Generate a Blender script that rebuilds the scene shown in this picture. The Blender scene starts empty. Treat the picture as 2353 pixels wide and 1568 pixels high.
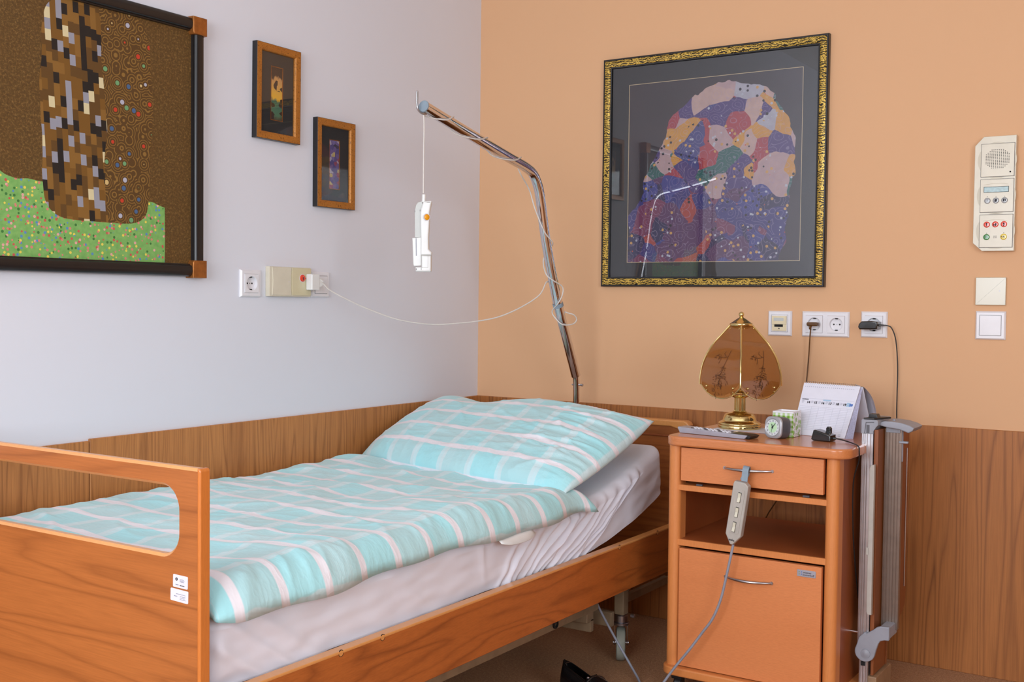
import bpy, bmesh, math, random
from mathutils import Vector, Matrix, noise
random.seed(7)
PI = math.pi
SC = bpy.context.scene
COL = SC.collection

# ------------------------------------------------------------------ camera
YAW, PITCH, ROLL = 0.5774, 0.03525, 0.01102
CAMP = Vector((2.4862, -3.5751, 1.1078))
fw = Vector((-math.sin(YAW)*math.cos(PITCH), math.cos(YAW)*math.cos(PITCH), -math.sin(PITCH)))
rt = Vector((math.cos(YAW), math.sin(YAW), 0)); up = rt.cross(fw)
r2 = rt*math.cos(ROLL)+up*math.sin(ROLL); u2 = -rt*math.sin(ROLL)+up*math.cos(ROLL)
cam = bpy.data.objects.new('camera', bpy.data.cameras.new('camera')); COL.objects.link(cam)
cam.matrix_world = Matrix(((r2.x, u2.x, -fw.x, CAMP.x), (r2.y, u2.y, -fw.y, CAMP.y), (r2.z, u2.z, -fw.z, CAMP.z), (0, 0, 0, 1)))
cam.data.sensor_width = 36; cam.data.lens = 2581.09/2353*36; cam.data.clip_start = 0.05
SC.camera = cam

# ------------------------------------------------------------------ exposure and world
SC.view_settings.view_transform = 'Standard'; SC.view_settings.look = 'None'
SC.view_settings.gamma = 1; SC.view_settings.use_curve_mapping = False
SC.view_settings.exposure = 0.58
W = bpy.data.worlds.new('sky'); SC.world = W; W.use_nodes = True
bgn = W.node_tree.nodes['Background']; bgn.inputs[0].default_value = (0.80, 0.88, 1.0, 1); bgn.inputs[1].default_value = 1.6

# ------------------------------------------------------------------ window daylight (area lights standing in the two window openings)
def window_light(name, loc, rot, sx, sy, energy, col):
    l = bpy.data.lights.new(name, 'AREA'); l.shape = 'RECTANGLE'; l.size = sx; l.size_y = sy
    l.energy = energy; l.color = col
    o = bpy.data.objects.new(name, l); COL.objects.link(o); o.location = loc; o.rotation_euler = rot
    return o
window_light('daylight_front', (1.75, -5.36, 1.6), (PI/2, 0, 0), 2.4, 1.35, 62, (0.88, 0.94, 1.0))
window_light('daylight_side', (4.36, -3.6, 1.6), (PI/2, 0, PI/2), 1.8, 1.35, 34, (0.88, 0.94, 1.0))

# ------------------------------------------------------------------ materials
def lin(c):
    c = c/255.0
    return c/12.92 if c <= 0.04045 else ((c+0.055)/1.055)**2.4
def rgb(r, g, b): return (lin(r), lin(g), lin(b), 1)
class NT:
    def __init__(s, name):
        s.m = bpy.data.materials.new(name); s.m.use_nodes = True
        s.t = s.m.node_tree; s.b = s.t.nodes['Principled BSDF']; s.out = s.t.nodes['Material Output']
    def n(s, typ, **kw):
        nd = s.t.nodes.new(typ)
        for k, v in kw.items():
            if hasattr(nd, k): setattr(nd, k, v)
            else: nd.inputs[k].default_value = v
        return nd
    def l(s, a, b): s.t.links.new(a, b)
    def math(s, op, a, b=None, c=None, clamp=False):
        nd = s.t.nodes.new('ShaderNodeMath'); nd.operation = op; nd.use_clamp = clamp
        for i, v in enumerate((a, b, c)):
            if v is None: continue
            if isinstance(v, (int, float)): nd.inputs[i].default_value = v
            else: s.l(v, nd.inputs[i])
        return nd.outputs[0]
    def mix(s, f, a, b):
        nd = s.t.nodes.new('ShaderNodeMix'); nd.data_type = 'RGBA'
        for i, v in ((0, f), (6, a), (7, b)):
            if isinstance(v, (int, float)): nd.inputs[i].default_value = v
            elif isinstance(v, tuple): nd.inputs[i].default_value = v
            else: s.l(v, nd.inputs[i])
        return nd.outputs[2]
    def ramp(s, f, stops, interp='LINEAR'):
        nd = s.t.nodes.new('ShaderNodeValToRGB'); cr = nd.color_ramp; cr.interpolation = interp
        while len(cr.elements) < len(stops): cr.elements.new(0.5)
        for e, (p, c) in zip(cr.elements, stops): e.position = p; e.color = c
        s.l(f, nd.inputs[0]); return nd.outputs[0]
    def coord(s, scale=(1, 1, 1), which='Object', loc=(0, 0, 0), rot=(0, 0, 0)):
        tc = s.t.nodes.new('ShaderNodeTexCoord'); mp = s.t.nodes.new('ShaderNodeMapping')
        mp.inputs['Scale'].default_value = scale; mp.inputs['Location'].default_value = loc; mp.inputs['Rotation'].default_value = rot
        s.l(tc.outputs[which], mp.inputs[0]); return mp.outputs[0]
    def noise(s, v, scale, detail=3, rough=0.5, out=0):
        nd = s.t.nodes.new('ShaderNodeTexNoise'); nd.inputs['Scale'].default_value = scale
        nd.inputs['Detail'].default_value = detail; nd.inputs['Roughness'].default_value = rough
        s.l(v, nd.inputs['Vector']); return nd.outputs[out]
    def voro(s, v, scale, out='Color', feature='F1', metric='EUCLIDEAN', rnd=1.0):
        nd = s.t.nodes.new('ShaderNodeTexVoronoi'); nd.feature = feature
        nd.inputs['Scale'].default_value = scale; nd.inputs['Randomness'].default_value = rnd
        if feature == 'F1': nd.distance = metric
        s.l(v, nd.inputs['Vector']); return nd.outputs[out]
    def bump(s, h, strength, dist=0.001):
        nd = s.t.nodes.new('ShaderNodeBump'); nd.inputs['Strength'].default_value = strength; nd.inputs['Distance'].default_value = dist
        s.l(h, nd.inputs['Height']); s.l(nd.outputs[0], s.b.inputs['Normal'])
    def base(s, c):
        if isinstance(c, tuple): s.b.inputs['Base Color'].default_value = c
        else: s.l(c, s.b.inputs['Base Color'])
    def set(s, **kw):
        for k, v in kw.items(): s.b.inputs[k.replace('_', ' ')].default_value = v
        return s
def plain(name, c, rough=0.5, metal=0.0, var=0.03, sc=30, coat=0.0, spec=0.5):
    """solid colour with a slight procedural mottle"""
    t = NT(name); v = t.coord()
    f = t.noise(v, sc, 3)
    d = tuple(max(0, x*(1-var*3)) for x in c[:3])+(1,)
    e = tuple(min(1, x*(1+var)) for x in c[:3])+(1,)
    t.base(t.ramp(f, [(0.3, d), (0.6, e)])); t.set(Roughness=rough, Metallic=metal, Coat_Weight=coat); t.b.inputs['Specular IOR Level'].default_value = spec
    return t.m
def wall_mat(name, c, bump=0.25):
    t = NT(name); v = t.coord()
    f = t.noise(v, 2.2, 3); g = t.noise(v, 260, 4, 0.6)
    a = tuple(x*0.97 for x in c[:3])+(1,)
    t.base(t.mix(f, a, c)); t.set(Roughness=0.75); t.b.inputs['Specular IOR Level'].default_value = 0.3
    t.bump(g, bump*0.3, 0.0003); return t.m
def wood(name, c1, c2, dark, stretch, rings=9.0, nscale=1.0, rough=0.38, loc=(0, 0, 0), fine=0.35, ringmix=0.5, coat=0.15):
    """laminate wood: contour lines of a stretched noise give the cathedral figure; stretch = scale per axis"""
    t = NT(name)
    v = t.coord(stretch, loc=loc)
    n1 = t.noise(v, nscale, 2.5, 0.45)
    k = t.math('MULTIPLY', n1, rings); fr = t.math('FRACT', k)
    tri = t.math('ABSOLUTE', t.math('SUBTRACT', fr, 0.5))            # 0..0.5
    line = t.math('POWER', t.math('MULTIPLY', tri, 2.0), 3.0, clamp=True)
    big = t.noise(v, nscale*0.6, 2)
    fs = tuple(x*(14 if x >= 1 else 6) for x in stretch)
    v2 = t.coord(fs, loc=loc); fn = t.noise(v2, nscale*3.0, 4, 0.65)
    col = t.mix(big, c1, c2)
    pat = t.noise(v, nscale*2.3, 2)
    col = t.mix(t.math('MULTIPLY', t.math('MULTIPLY', line, ringmix), pat), col, dark)
    col = t.mix(t.math('MULTIPLY', t.ramp(fn, [(0.35, (1, 1, 1, 1)), (0.62, (0, 0, 0, 1))]), fine), col, dark)
    t.base(col); t.set(Roughness=rough, Coat_Weight=coat, Coat_Roughness=0.25)
    t.bump(fn, 0.08, 0.0004); return t.m

M = {}
M['white_wall'] = wall_mat('white_wall_paint', rgb(226, 227, 236))
M['orange_wall'] = wall_mat('apricot_wall_paint', rgb(224, 177, 136))
M['far_wall'] = wall_mat('far_wall_paint', rgb(150, 136, 116))
M['ceiling'] = wall_mat('ceiling_paint', rgb(235, 235, 235))
M['wain_left'] = wood('wainscot_laminate_left', rgb(206, 142, 82), rgb(186, 120, 64), rgb(116, 64, 28), (9, 9, 0.5), rings=22, nscale=1.0, fine=0.30, ringmix=0.9, rough=0.5, coat=0.0)
M['wain_back'] = wood('wainscot_laminate_back', rgb(190, 122, 64), rgb(168, 104, 50), rgb(102, 54, 20), (8, 8, 0.42), rings=20, nscale=1.0, fine=0.26, ringmix=1.0, loc=(3.1, 0, 2), rough=0.5, coat=0.0)
M['bed_front'] = wood('bed_veneer_across', rgb(190, 114, 56), rgb(170, 98, 46), rgb(112, 56, 20), (0.6, 8, 7.5), rings=13, nscale=1.0, fine=0.22, ringmix=0.75, rough=0.4)
M['bed_rail'] = wood('bed_veneer_along', rgb(196, 112, 50), rgb(174, 94, 40), rgb(104, 46, 16), (6, 1.0, 9), rings=13, nscale=1.0, fine=0.22, ringmix=0.85, loc=(0, 5.3, 0), rough=0.4)
M['bed_edge'] = wood('bed_beech_edge', rgb(232, 166, 98), rgb(216, 146, 80), rgb(170, 100, 50), (3, 3, 3), rings=3, fine=0.12, ringmix=0.2, rough=0.3, coat=0.3)
M['cab_front'] = wood('beech_veneer_across', rgb(222, 140, 86), rgb(212, 128, 74), rgb(170, 88, 44), (1.6, 12, 11), rings=3, fine=0.22, ringmix=0.18, rough=0.42)
M['bed_strip'] = wood('bed_orange_edge', rgb(214, 128, 58), rgb(200, 112, 46), rgb(150, 76, 28), (12, 12, 1.0), rings=3, fine=0.2, ringmix=0.2, rough=0.32, coat=0.3)
M['cab_post'] = wood('beech_post', rgb(220, 142, 80), rgb(208, 126, 66), rgb(172, 94, 46), (14, 14, 1.2), rings=3, fine=0.2, ringmix=0.15, rough=0.4)
M['cab_shaded'] = wood('beech_veneer_shaded', rgb(168, 90, 44), rgb(152, 78, 38), rgb(106, 50, 22), (10, 10, 1.2), rings=3, fine=0.2, ringmix=0.2, rough=0.42)  # same beech, darkened: shade of the side and niche put into the colour
M['cab_top'] = wood('beech_top', rgb(214, 136, 84), rgb(202, 122, 70), rgb(162, 90, 46), (1.2, 9, 9), rings=3, fine=0.25, ringmix=0.2, rough=0.22, coat=0.4)
M['tray'] = wood('tray_laminate', rgb(142, 78, 36), rgb(132, 70, 30), rgb(100, 50, 22), (5, 5, 1), rings=3, fine=0.2, ringmix=0.15, rough=0.45)
def carpet():
    t = NT('speckled_carpet'); v = t.coord()
    a = t.noise(v, 420, 3, 0.7); b = t.noise(v, 120, 4, 0.7); g = t.noise(v, 5, 2)
    c = t.ramp(a, [(0.3, rgb(140, 94, 60)), (0.5, rgb(196, 146, 102)), (0.68, rgb(232, 192, 152))])
    c2 = t.mix(t.ramp(b, [(0.4, (0, 0, 0, 1)), (0.6, (0.55, 0.55, 0.55, 1))]), c, rgb(150, 100, 68))
    t.base(t.mix(t.math('MULTIPLY', g, 0.25), c2, rgb(140, 92, 60))); t.set(Roughness=0.95)
    t.bump(a, 0.8, 0.003); return t.m
M['carpet'] = carpet()
M['black_paint'] = plain('black_lacquer', rgb(20, 19, 21), 0.35, coat=0.15)
M['black'] = plain('black_plastic', rgb(28, 28, 30), 0.4)
M['black_gloss'] = plain('black_leather', rgb(16, 16, 17), 0.22, coat=0.5)
M['mat_board'] = plain('charcoal_mat_board', rgb(46, 49, 54), 0.8, var=0.02)
M['chrome'] = plain('chrome', rgb(224, 222, 226), 0.06, 1.0, var=0.01)
M['steel'] = plain('brushed_steel', rgb(190, 190, 196), 0.28, 1.0, var=0.03)
M['brass'] = plain('polished_brass', rgb(226, 204, 142), 0.13, 1.0, var=0.04)
M['copper'] = plain('copper_corner', rgb(164, 102, 46), 0.38, 0.55, var=0.08, sc=60)
M['white_plastic'] = plain('white_plastic', rgb(232, 230, 234), 0.28, var=0.01)
M['cream_plastic'] = plain('cream_plastic', rgb(218, 210, 190), 0.28, var=0.015)
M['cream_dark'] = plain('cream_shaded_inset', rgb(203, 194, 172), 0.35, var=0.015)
M['ivory'] = plain('ivory_plastic', rgb(228, 214, 178), 0.4, var=0.02)
M['hand_white'] = plain('handset_white', rgb(228, 228, 226), 0.3, var=0.01)
M['hand_grey'] = plain('handset_grey', rgb(196, 198, 194), 0.4, var=0.01)
M['grey_plastic'] = plain('grey_plastic', rgb(148, 150, 160), 0.45, var=0.03)
M['grey_light'] = plain('light_grey_plastic', rgb(176, 170, 162), 0.45, var=0.03)
M['grey_key'] = plain('pale_key', rgb(214, 210, 190), 0.4, var=0.02)
M['strap'] = plain('blue_grey_strap', rgb(140, 158, 172), 0.55, var=0.05)
M['cable_grey'] = plain('grey_cable', rgb(142, 144, 156), 0.45, var=0.04)
M['cable_white'] = plain('white_cord', rgb(214, 208, 202), 0.4, var=0.02)
M['cable_brown'] = plain('brown_cord', rgb(98, 62, 24), 0.35, var=0.1)
M['silver'] = plain('silver_plastic', rgb(172, 172, 184), 0.35, 0.3, var=0.03)
M['clock_grey'] = plain('clock_silver', rgb(178, 178, 182), 0.3, 0.35, var=0.03)
M['clock_dark'] = plain('clock_graphite', rgb(86, 86, 92), 0.4, 0.2, var=0.03)
M['glow_green'] = plain('pale_green_dial', rgb(190, 226, 184), 0.5, var=0.01)
M['dial'] = plain('pale_dial', rgb(214, 220, 222), 0.5, var=0.01)
M['paper'] = plain('white_paper', rgb(224, 224, 236), 0.8, var=0.01)
M['paper_edge'] = plain('paper_edges', rgb(200, 198, 222), 0.8, var=0.06, sc=300)
M['ink'] = plain('dark_ink', rgb(38, 36, 46), 0.7, var=0.0)
M['ink_grey'] = plain('grey_ink', rgb(150, 152, 170), 0.7, var=0.0)
M['ink_line'] = plain('pale_ruling', rgb(196, 198, 212), 0.8, var=0.0)
M['ink_blue'] = plain('blue_ink', rgb(60, 110, 190), 0.7, var=0.0)
M['ink_pale_blue'] = plain('pale_blue_ink', rgb(168, 200, 226), 0.7, var=0.0)
M['red'] = plain('red_button', rgb(226, 58, 22), 0.2, var=0.02, coat=0.5)
M['green'] = plain('green_button', rgb(50, 128, 50), 0.2, var=0.02, coat=0.5)
M['yellow'] = plain('yellow_button', rgb(228, 196, 40), 0.2, var=0.02, coat=0.5)
M['orange'] = plain('orange_button', rgb(240, 160, 20), 0.3, var=0.02)
M['grey_button'] = plain('grey_button', rgb(160, 160, 160), 0.25, var=0.02, coat=0.4)
M['lcd'] = plain('liquid_crystal_display', rgb(158, 184, 186), 0.25, var=0.06, sc=120)
M['alu'] = plain('anodised_aluminium', rgb(205, 207, 214), 0.3, 0.9, var=0.03)
M['alu_warm'] = plain('fluted_metal', rgb(134, 118, 108), 0.35, 0.6, var=0.04)
M['frame_metal'] = plain('beige_bed_steel', rgb(142, 120, 94), 0.45, var=0.05)
M['foot_beige'] = plain('dull_beige_steel', rgb(150, 118, 88), 0.5, var=0.06)
M['wheel'] = plain('grey_rubber', rgb(150, 152, 140), 0.6, var=0.06)
M['sheet'] = None
M['dark_hole'] = plain('dark_recess', rgb(20, 18, 18), 0.8, var=0)
M['label'] = plain('sticker_white', rgb(222, 222, 230), 0.4, var=0.01)
M['green_dark_ink'] = plain('olive_green_print', rgb(112, 158, 44), 0.5, var=0.04)
def sheet_mat():
    t = NT('white_cotton_sheet'); v = t.coord()
    g = t.noise(v, 900, 2, 0.6); f = t.noise(v, 4, 2)
    t.base(t.mix(f, rgb(226, 226, 238), rgb(234, 234, 244))); t.set(Roughness=0.85, Sheen_Weight=0.15)
    t.bump(g, 0.15, 0.0005); return t.m
M['sheet'] = sheet_mat()
def bedding(name, offu=0.0, offv=0.0, per_v=0.115, per_u=0.125):
    """aqua cotton with broad white stripes across and faint pale stripes along; UV is in metres of cloth"""
    t = NT(name)
    uv = t.n('ShaderNodeUVMap'); sep = t.n('ShaderNodeSeparateXYZ'); t.l(uv.outputs[0], sep.inputs[0])
    u, v = sep.outputs[0], sep.outputs[1]
    def stripe(x, per, wid, off, soft=0.10):
        q = t.math('FRACT', t.math('ADD', t.math('DIVIDE', x, per), off))
        d = t.math('ABSOLUTE', t.math('SUBTRACT', q, 0.5)); h = wid/per/2
        nd = t.n('ShaderNodeMapRange'); t.l(d, nd.inputs[0])
        nd.inputs[1].default_value = h*(1-soft); nd.inputs[2].default_value = h*(1+soft); nd.inputs[3].default_value = 1; nd.inputs[4].default_value = 0
        return nd.outputs[0]
    warp = t.coord(); wn = t.noise(warp, 7, 2)
    va = t.math('ADD', v, t.math('MULTIPLY', t.math('SUBTRACT', wn, 0.5), 0.006))
    base_n = t.noise(warp, 6, 3)
    col = t.mix(base_n, rgb(160, 226, 234), rgb(182, 230, 234))
    # every second cell greyer, like overlapping weaves
    cu = stripe(u, per_u*2, per_u, offu*0.5, 0.03); cv = stripe(va, per_v*2, per_v, offv*0.5, 0.03)
    ck = t.math('ABSOLUTE', t.math('SUBTRACT', cu, cv))
    col = t.mix(t.math('MULTIPLY', ck, 0.6), col, rgb(186, 218, 221))
    wide = stripe(u, per_u, 0.026, offu, 0.12)
    col = t.mix(t.math('MULTIPLY', wide, 0.52), col, rgb(226, 234, 238))
    thin = stripe(u, per_u, 0.005, offu+0.5, 0.3)
    hatch = stripe(u, 0.0045, 0.0014, 0, 0.5); hz = stripe(u, per_u*3, 0.045, offu+0.2, 0.1)
    col = t.mix(t.math('MULTIPLY', t.math('MULTIPLY', hatch, hz), 0.3), col, rgb(226, 232, 236))
    hatch2 = stripe(va, 0.0045, 0.0014, 0, 0.5); hz2 = stripe(va, per_v*3, 0.05, offv+0.45, 0.1)
    col = t.mix(t.math('MULTIPLY', t.math('MULTIPLY', hatch2, hz2), 0.3), col, rgb(226, 232, 236))
    main = stripe(va, per_v, 0.021, offv, 0.12)
    col = t.mix(t.math('MULTIPLY', main, 0.92), col, rgb(240, 232, 238))
    t.base(col); t.set(Roughness=0.75, Sheen_Weight=0.25)
    g1 = t.noise(t.coord((9, 26, 9), rot=(0, 0, 0.5)), 1.0, 3, 0.55); g2 = t.noise(t.coord((34, 12, 20), rot=(0, 0, -0.3)), 1.0, 3, 0.6)
    def rid(g): return t.math('POWER', t.math('SUBTRACT', 1.0, t.math('ABSOLUTE', t.math('MULTIPLY', t.math('SUBTRACT', g, 0.5), 3.2)), clamp=True), 2.0)
    t.bump(t.math('ADD', rid(g1), t.math('MULTIPLY', rid(g2), 0.5)), 0.17, 0.006)
    return t.m
M['duvet'] = bedding('aqua_check_duvet_cotton', 0.3, 0.10)
M['pillow'] = bedding('aqua_check_pillow_cotton', 0.1, 0.50, per_v=0.108)

# ------------------------------------------------------------------ mesh building
class MB:
    def __init__(s): s.bm = bmesh.new(); s.mi = 0; s.T = Matrix.Identity(4); s.uv = None
    def V(s, co): return s.bm.verts.new(s.T @ Vector(co))
    def F(s, vs):
        try: f = s.bm.faces.new(vs)
        except ValueError: return None
        f.material_index = s.mi; f.smooth = True; return f
    def box(s, a, b, bev=0.0, seg=2):
        t = bmesh.new()
        xs = (min(a[0], b[0]), max(a[0], b[0])); ys = (min(a[1], b[1]), max(a[1], b[1])); zs = (min(a[2], b[2]), max(a[2], b[2]))
        vs = [t.verts.new((xs[i & 1], ys[(i >> 1) & 1], zs[(i >> 2) & 1])) for i in range(8)]
        for q in ((0, 2, 3, 1), (4, 5, 7, 6), (0, 1, 5, 4), (2, 6, 7, 3), (0, 4, 6, 2), (1, 3, 7, 5)): t.faces.new([vs[i] for i in q])
        if bev > 0: bmesh.ops.bevel(t, geom=list(t.edges), offset=bev, segments=seg, profile=0.5, affect='EDGES')
        s.merge(t); return s
    def merge(s, t, mat=None):
        t.verts.ensure_lookup_table(); mp = {}
        for v in t.verts: mp[v] = s.V((mat @ v.co) if mat else v.co)
        for f in t.faces: s.F([mp[v] for v in f.verts])
        t.free()
    def prism(s, pts, z0, z1, bev=0.0, seg=2, axes='xyz', holes=None):
        """extrude a 2D outline; axes maps (a,b,h) to xyz, e.g. 'xzy' = outline in X/Z, depth along Y"""
        t = bmesh.new(); ix = {'x': 0, 'y': 1, 'z': 2}; order = [ix[c] for c in axes]
        def P(a, b, h):
            o = [0, 0, 0]; o[order[0]] = a; o[order[1]] = b; o[order[2]] = h; return o
        lo = [t.verts.new(P(x, y, z0)) for x, y in pts]; hi = [t.verts.new(P(x, y, z1)) for x, y in pts]
        n = len(pts); fl = t.faces.new(list(reversed(lo))); fh = t.faces.new(hi)
        for i in range(n): t.faces.new((lo[i], lo[(i+1) % n], hi[(i+1) % n], hi[i]))
        bmesh.ops.recalc_face_normals(t, faces=list(t.faces))
        if bev > 0:
            ed = list(fl.edges)+list(fh.edges)
            bmesh.ops.bevel(t, geom=ed, offset=bev, segments=seg, profile=0.5, affect='EDGES')
        s.merge(t); return s
    def cyl(s, p0, p1, r0, r1=None, n=20, cap=True, bev=0):
        p0 = Vector(p0); p1 = Vector(p1); r1 = r0 if r1 is None else r1
        d = (p1-p0).normalized(); L = (p1-p0).length
        prof = [(r0, 0), (r1, L)] if bev <= 0 else [(r0-bev, 0), (r0, bev), (r1, L-bev), (r1-bev, L)]
        if cap: prof = [(0, 0)]+prof+[(0, L)]
        return s.lathe(prof, p0, d, n)
    def lathe(s, prof, o, d=(0, 0, 1), n=32):
        d = Vector(d).normalized(); a = d.orthogonal().normalized(); b = d.cross(a); o = Vector(o); rings = []
        for r, h in prof:
            if r <= 1e-7: rings.append([s.V(o+d*h)])
            else: rings.append([s.V(o+d*h+a*(r*math.cos(2*PI*i/n))+b*(r*math.sin(2*PI*i/n))) for i in range(n)])
        for q, w in zip(rings, rings[1:]):
            for i in range(n):
                j = (i+1) % n
                if len(q) == 1 and len(w) == 1: continue
                if len(q) == 1: s.F([q[0], w[j], w[i]])
                elif len(w) == 1: s.F([q[i], q[j], w[0]])
                else: s.F([q[i], q[j], w[j], w[i]])
        return s
    def tube(s, pts, r, n=10, smooth=0, cap=True):
        pts = [Vector(p) for p in pts]
        if smooth: pts = catmull(pts, smooth)
        R = r if callable(r) else (lambda k: r)
        N = len(pts); rings = []; prev = None
        for i, p in enumerate(pts):
            t = (pts[min(i+1, N-1)]-pts[max(i-1, 0)]).normalized()
            if prev is None: a = t.orthogonal().normalized()
            else:
                a = prev-t*prev.dot(t)
                a = a.normalized() if a.length > 1e-6 else t.orthogonal().normalized()
            prev = a; b = t.cross(a); rr = R(i/max(1, N-1))
            rings.append([s.V(p+a*(rr*math.cos(2*PI*k/n))+b*(rr*math.sin(2*PI*k/n))) for k in range(n)])
        for q, w in zip(rings, rings[1:]):
            for i in range(n): s.F([q[i], q[(i+1) % n], w[(i+1) % n], w[i]])
        if cap: s.F(list(reversed(rings[0]))); s.F(rings[-1])
        return s
    def sphere(s, c, r, n=16, sq=(1, 1, 1)):
        c = Vector(c); m = n//2; rings = []
        for i in range(m+1):
            th = PI*i/m
            if i in (0, m): rings.append([s.V(c+Vector((0, 0, r*sq[2]*math.cos(th))))])
            else: rings.append([s.V(c+Vector((r*sq[0]*math.sin(th)*math.cos(2*PI*k/n), r*sq[1]*math.sin(th)*math.sin(2*PI*k/n), r*sq[2]*math.cos(th)))) for k in range(n)])
        for q, w in zip(rings, rings[1:]):
            for i in range(n):
                j = (i+1) % n
                if len(q) == 1: s.F([q[0], w[i], w[j]])
                elif len(w) == 1: s.F([q[i], w[0], q[j]])
                else: s.F([q[i], w[i], w[j], q[j]])
        return s
    def grid(s, fn, nu, nv, uvfn=None, closed_u=False):
        rows = [[s.V(fn(i, j)) for i in range(nu)] for j in range(nv)]
        for j in range(nv-1):
            for i in range(nu if closed_u else nu-1):
                k = (i+1) % nu
                s.F([rows[j][i], rows[j][k], rows[j+1][k], rows[j+1][i]])
        return rows
def catmull(P, k):
    out = []; n = len(P)
    for i in range(n-1):
        p0 = P[max(i-1, 0)]; p1 = P[i]; p2 = P[i+1]; p3 = P[min(i+2, n-1)]
        for j in range(k):
            t = j/k
            out.append(0.5*((2*p1)+(p2-p0)*t+(2*p0-5*p1+4*p2-p3)*t*t+(3*p1-p0-3*p2+p3)*t**3))
    out.append(P[-1]); return out
def rrect(x0, y0, x1, y1, r, n=6):
    pts = []
    for cx, cy, a in ((x1-r, y0+r, -90), (x1-r, y1-r, 0), (x0+r, y1-r, 90), (x0+r, y0+r, 180)):
        for i in range(n+1):
            t = math.radians(a+90*i/n); pts.append((cx+r*math.cos(t), cy+r*math.sin(t)))
    return pts
def obj(name, mb, mats, parent=None, smooth_angle=35, normals=True):
    """link ONE mesh object; geometry is given in the frame of the top-level thing (or world for a top-level mesh)"""
    bm = mb.bm
    root = parent
    while root is not None and root.parent is not None: root = root.parent
    if root is not None and root.get('_w'): bmesh.ops.translate(bm, verts=list(bm.verts), vec=-Vector(root.location))
    if normals: bmesh.ops.recalc_face_normals(bm, faces=list(bm.faces))
    me = bpy.data.meshes.new(name); bm.to_mesh(me); bm.free()
    for m in (mats if isinstance(mats, (list, tuple)) else [mats]): me.materials.append(m)
    if smooth_angle < 180: me.set_sharp_from_angle(angle=math.radians(smooth_angle))
    o = bpy.data.objects.new(name, me); COL.objects.link(o)
    if parent is not None: o.parent = parent
    if smooth_angle < 180:
        w = o.modifiers.new('normals', 'WEIGHTED_NORMAL'); w.keep_sharp = True; w.weight = 80
    return o
def tag(o, label=None, cat=None, group=None, kind=None):
    if label: o['label'] = label
    if cat: o['category'] = cat
    if group: o['group'] = group
    if kind: o['kind'] = kind
    return o
def struct(name, mb, m): return tag(obj(name, mb, m), kind='structure')
def thing(name, label, cat, loc, rot=(0, 0, 0), group=None, world=False):
    o = bpy.data.objects.new(name, None); COL.objects.link(o); o.empty_display_size = 0.05
    o.location = loc; o.rotation_euler = rot
    if world: o['_w'] = 1
    return tag(o, label, cat, group)
LEFT = (PI/2, 0, PI/2)      # local x -> +Y, y -> up, z -> +X (out of the left wall)
BACK = (PI/2, 0, 0)         # local x -> +X, y -> up, z -> -Y (out of the back wall)
def text_bm(mb, txt, size, mat4, depth=0.0002, align='LEFT', bold=0.0):
    c = bpy.data.curves.new('t', 'FONT'); c.body = txt; c.size = size; c.extrude = depth; c.align_x = align; c.resolution_u = 3; c.offset = bold
    o = bpy.data.objects.new('t', c); COL.objects.link(o)
    dg = bpy.context.evaluated_depsgraph_get(); me = bpy.data.meshes.new_from_object(o.evaluated_get(dg))
    t = bmesh.new(); t.from_mesh(me); mb.merge(t, mat4)
    bpy.data.objects.remove(o); bpy.data.curves.remove(c); bpy.data.meshes.remove(me)
def disc(mb, x, y, z, r, h=0.0006, n=20): mb.cyl((x, y, z), (x, y, z+h), r, n=n)

# ------------------------------------------------------------------ room
RX, RY, RZ = 4.4, -5.4, 2.7
f = MB(); f.box((-0.1, RY-0.1, -0.1), (RX+0.1, 0.1, 0)); struct('floor', f, M['carpet'])
f = MB(); f.box((-0.1, RY-0.1, RZ), (RX+0.1, 0.1, RZ+0.1)); struct('ceiling', f, M['ceiling'])
f = MB(); f.box((-0.1, RY-0.1, 0), (0, 0, RZ)); struct('wall_left', f, M['white_wall'])
f = MB(); f.box((-0.1, 0, 0), (RX+0.1, 0.1, RZ)); struct('wall_back', f, M['orange_wall'])
def holed(name, ax, lo, hi, w0, w1, z0, z1, t0, t1, mat):
    mb = MB()
    def b(a, c, za, zb):
        if ax == 'x': mb.box((a, t0, za), (c, t1, zb))
        else: mb.box((t0, a, za), (t1, c, zb))
    b(lo, w0, 0, RZ); b(w1, hi, 0, RZ); b(w0, w1, 0, z0); b(w0, w1, z1, RZ)
    return struct(name, mb, mat)
holed('wall_front', 'x', 0, RX, 0.5, 3.0, 0.9, 2.3, RY-0.1, RY, M['far_wall'])
holed('wall_right', 'y', RY, 0, -4.55, -2.65, 0.9, 2.3, RX, RX+0.1, M['far_wall'])
f = MB()
for x in (0.5, 1.3, 2.13, 2.95): f.box((x, RY-0.06, 0.9), (x+0.05, RY-0.02, 2.3))
for z in (0.9, 2.25): f.box((0.5, RY-0.06, z), (3.0, RY-0.02, z+0.05))
struct('window_1', f, M['white_plastic'])
f = MB()
for y in (-4.55, -3.62, -2.7): f.box((RX+0.02, y, 0.9), (RX+0.06, y+0.05, 2.3))
for z in (0.9, 2.25): f.box((RX+0.02, -4.55, z), (RX+0.06, -2.65, z+0.05))
struct('window_2', f, M['white_plastic'])
# laminate wainscot boards with a thin cap
def wains(name, a, b, m):
    mb = MB(); mb.box(a, b, 0.0015, 1); struct(name, mb, m)
wains('trim_1', (0.0, -1.755, 0.0), (0.009, -0.009, 0.742), M['wain_left'])
wains('trim_2', (0.0, -3.4, 0.0), (0.009, -1.758, 0.737), M['wain_left'])
wains('trim_3', (0.0, -0.009, 0.0), (2.6, 0.0, 0.742), M['wain_back'])
wains('trim_4', (2.603, -0.009, 0.0), (4.4, 0.0, 0.742), M['wain_back'])

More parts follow.
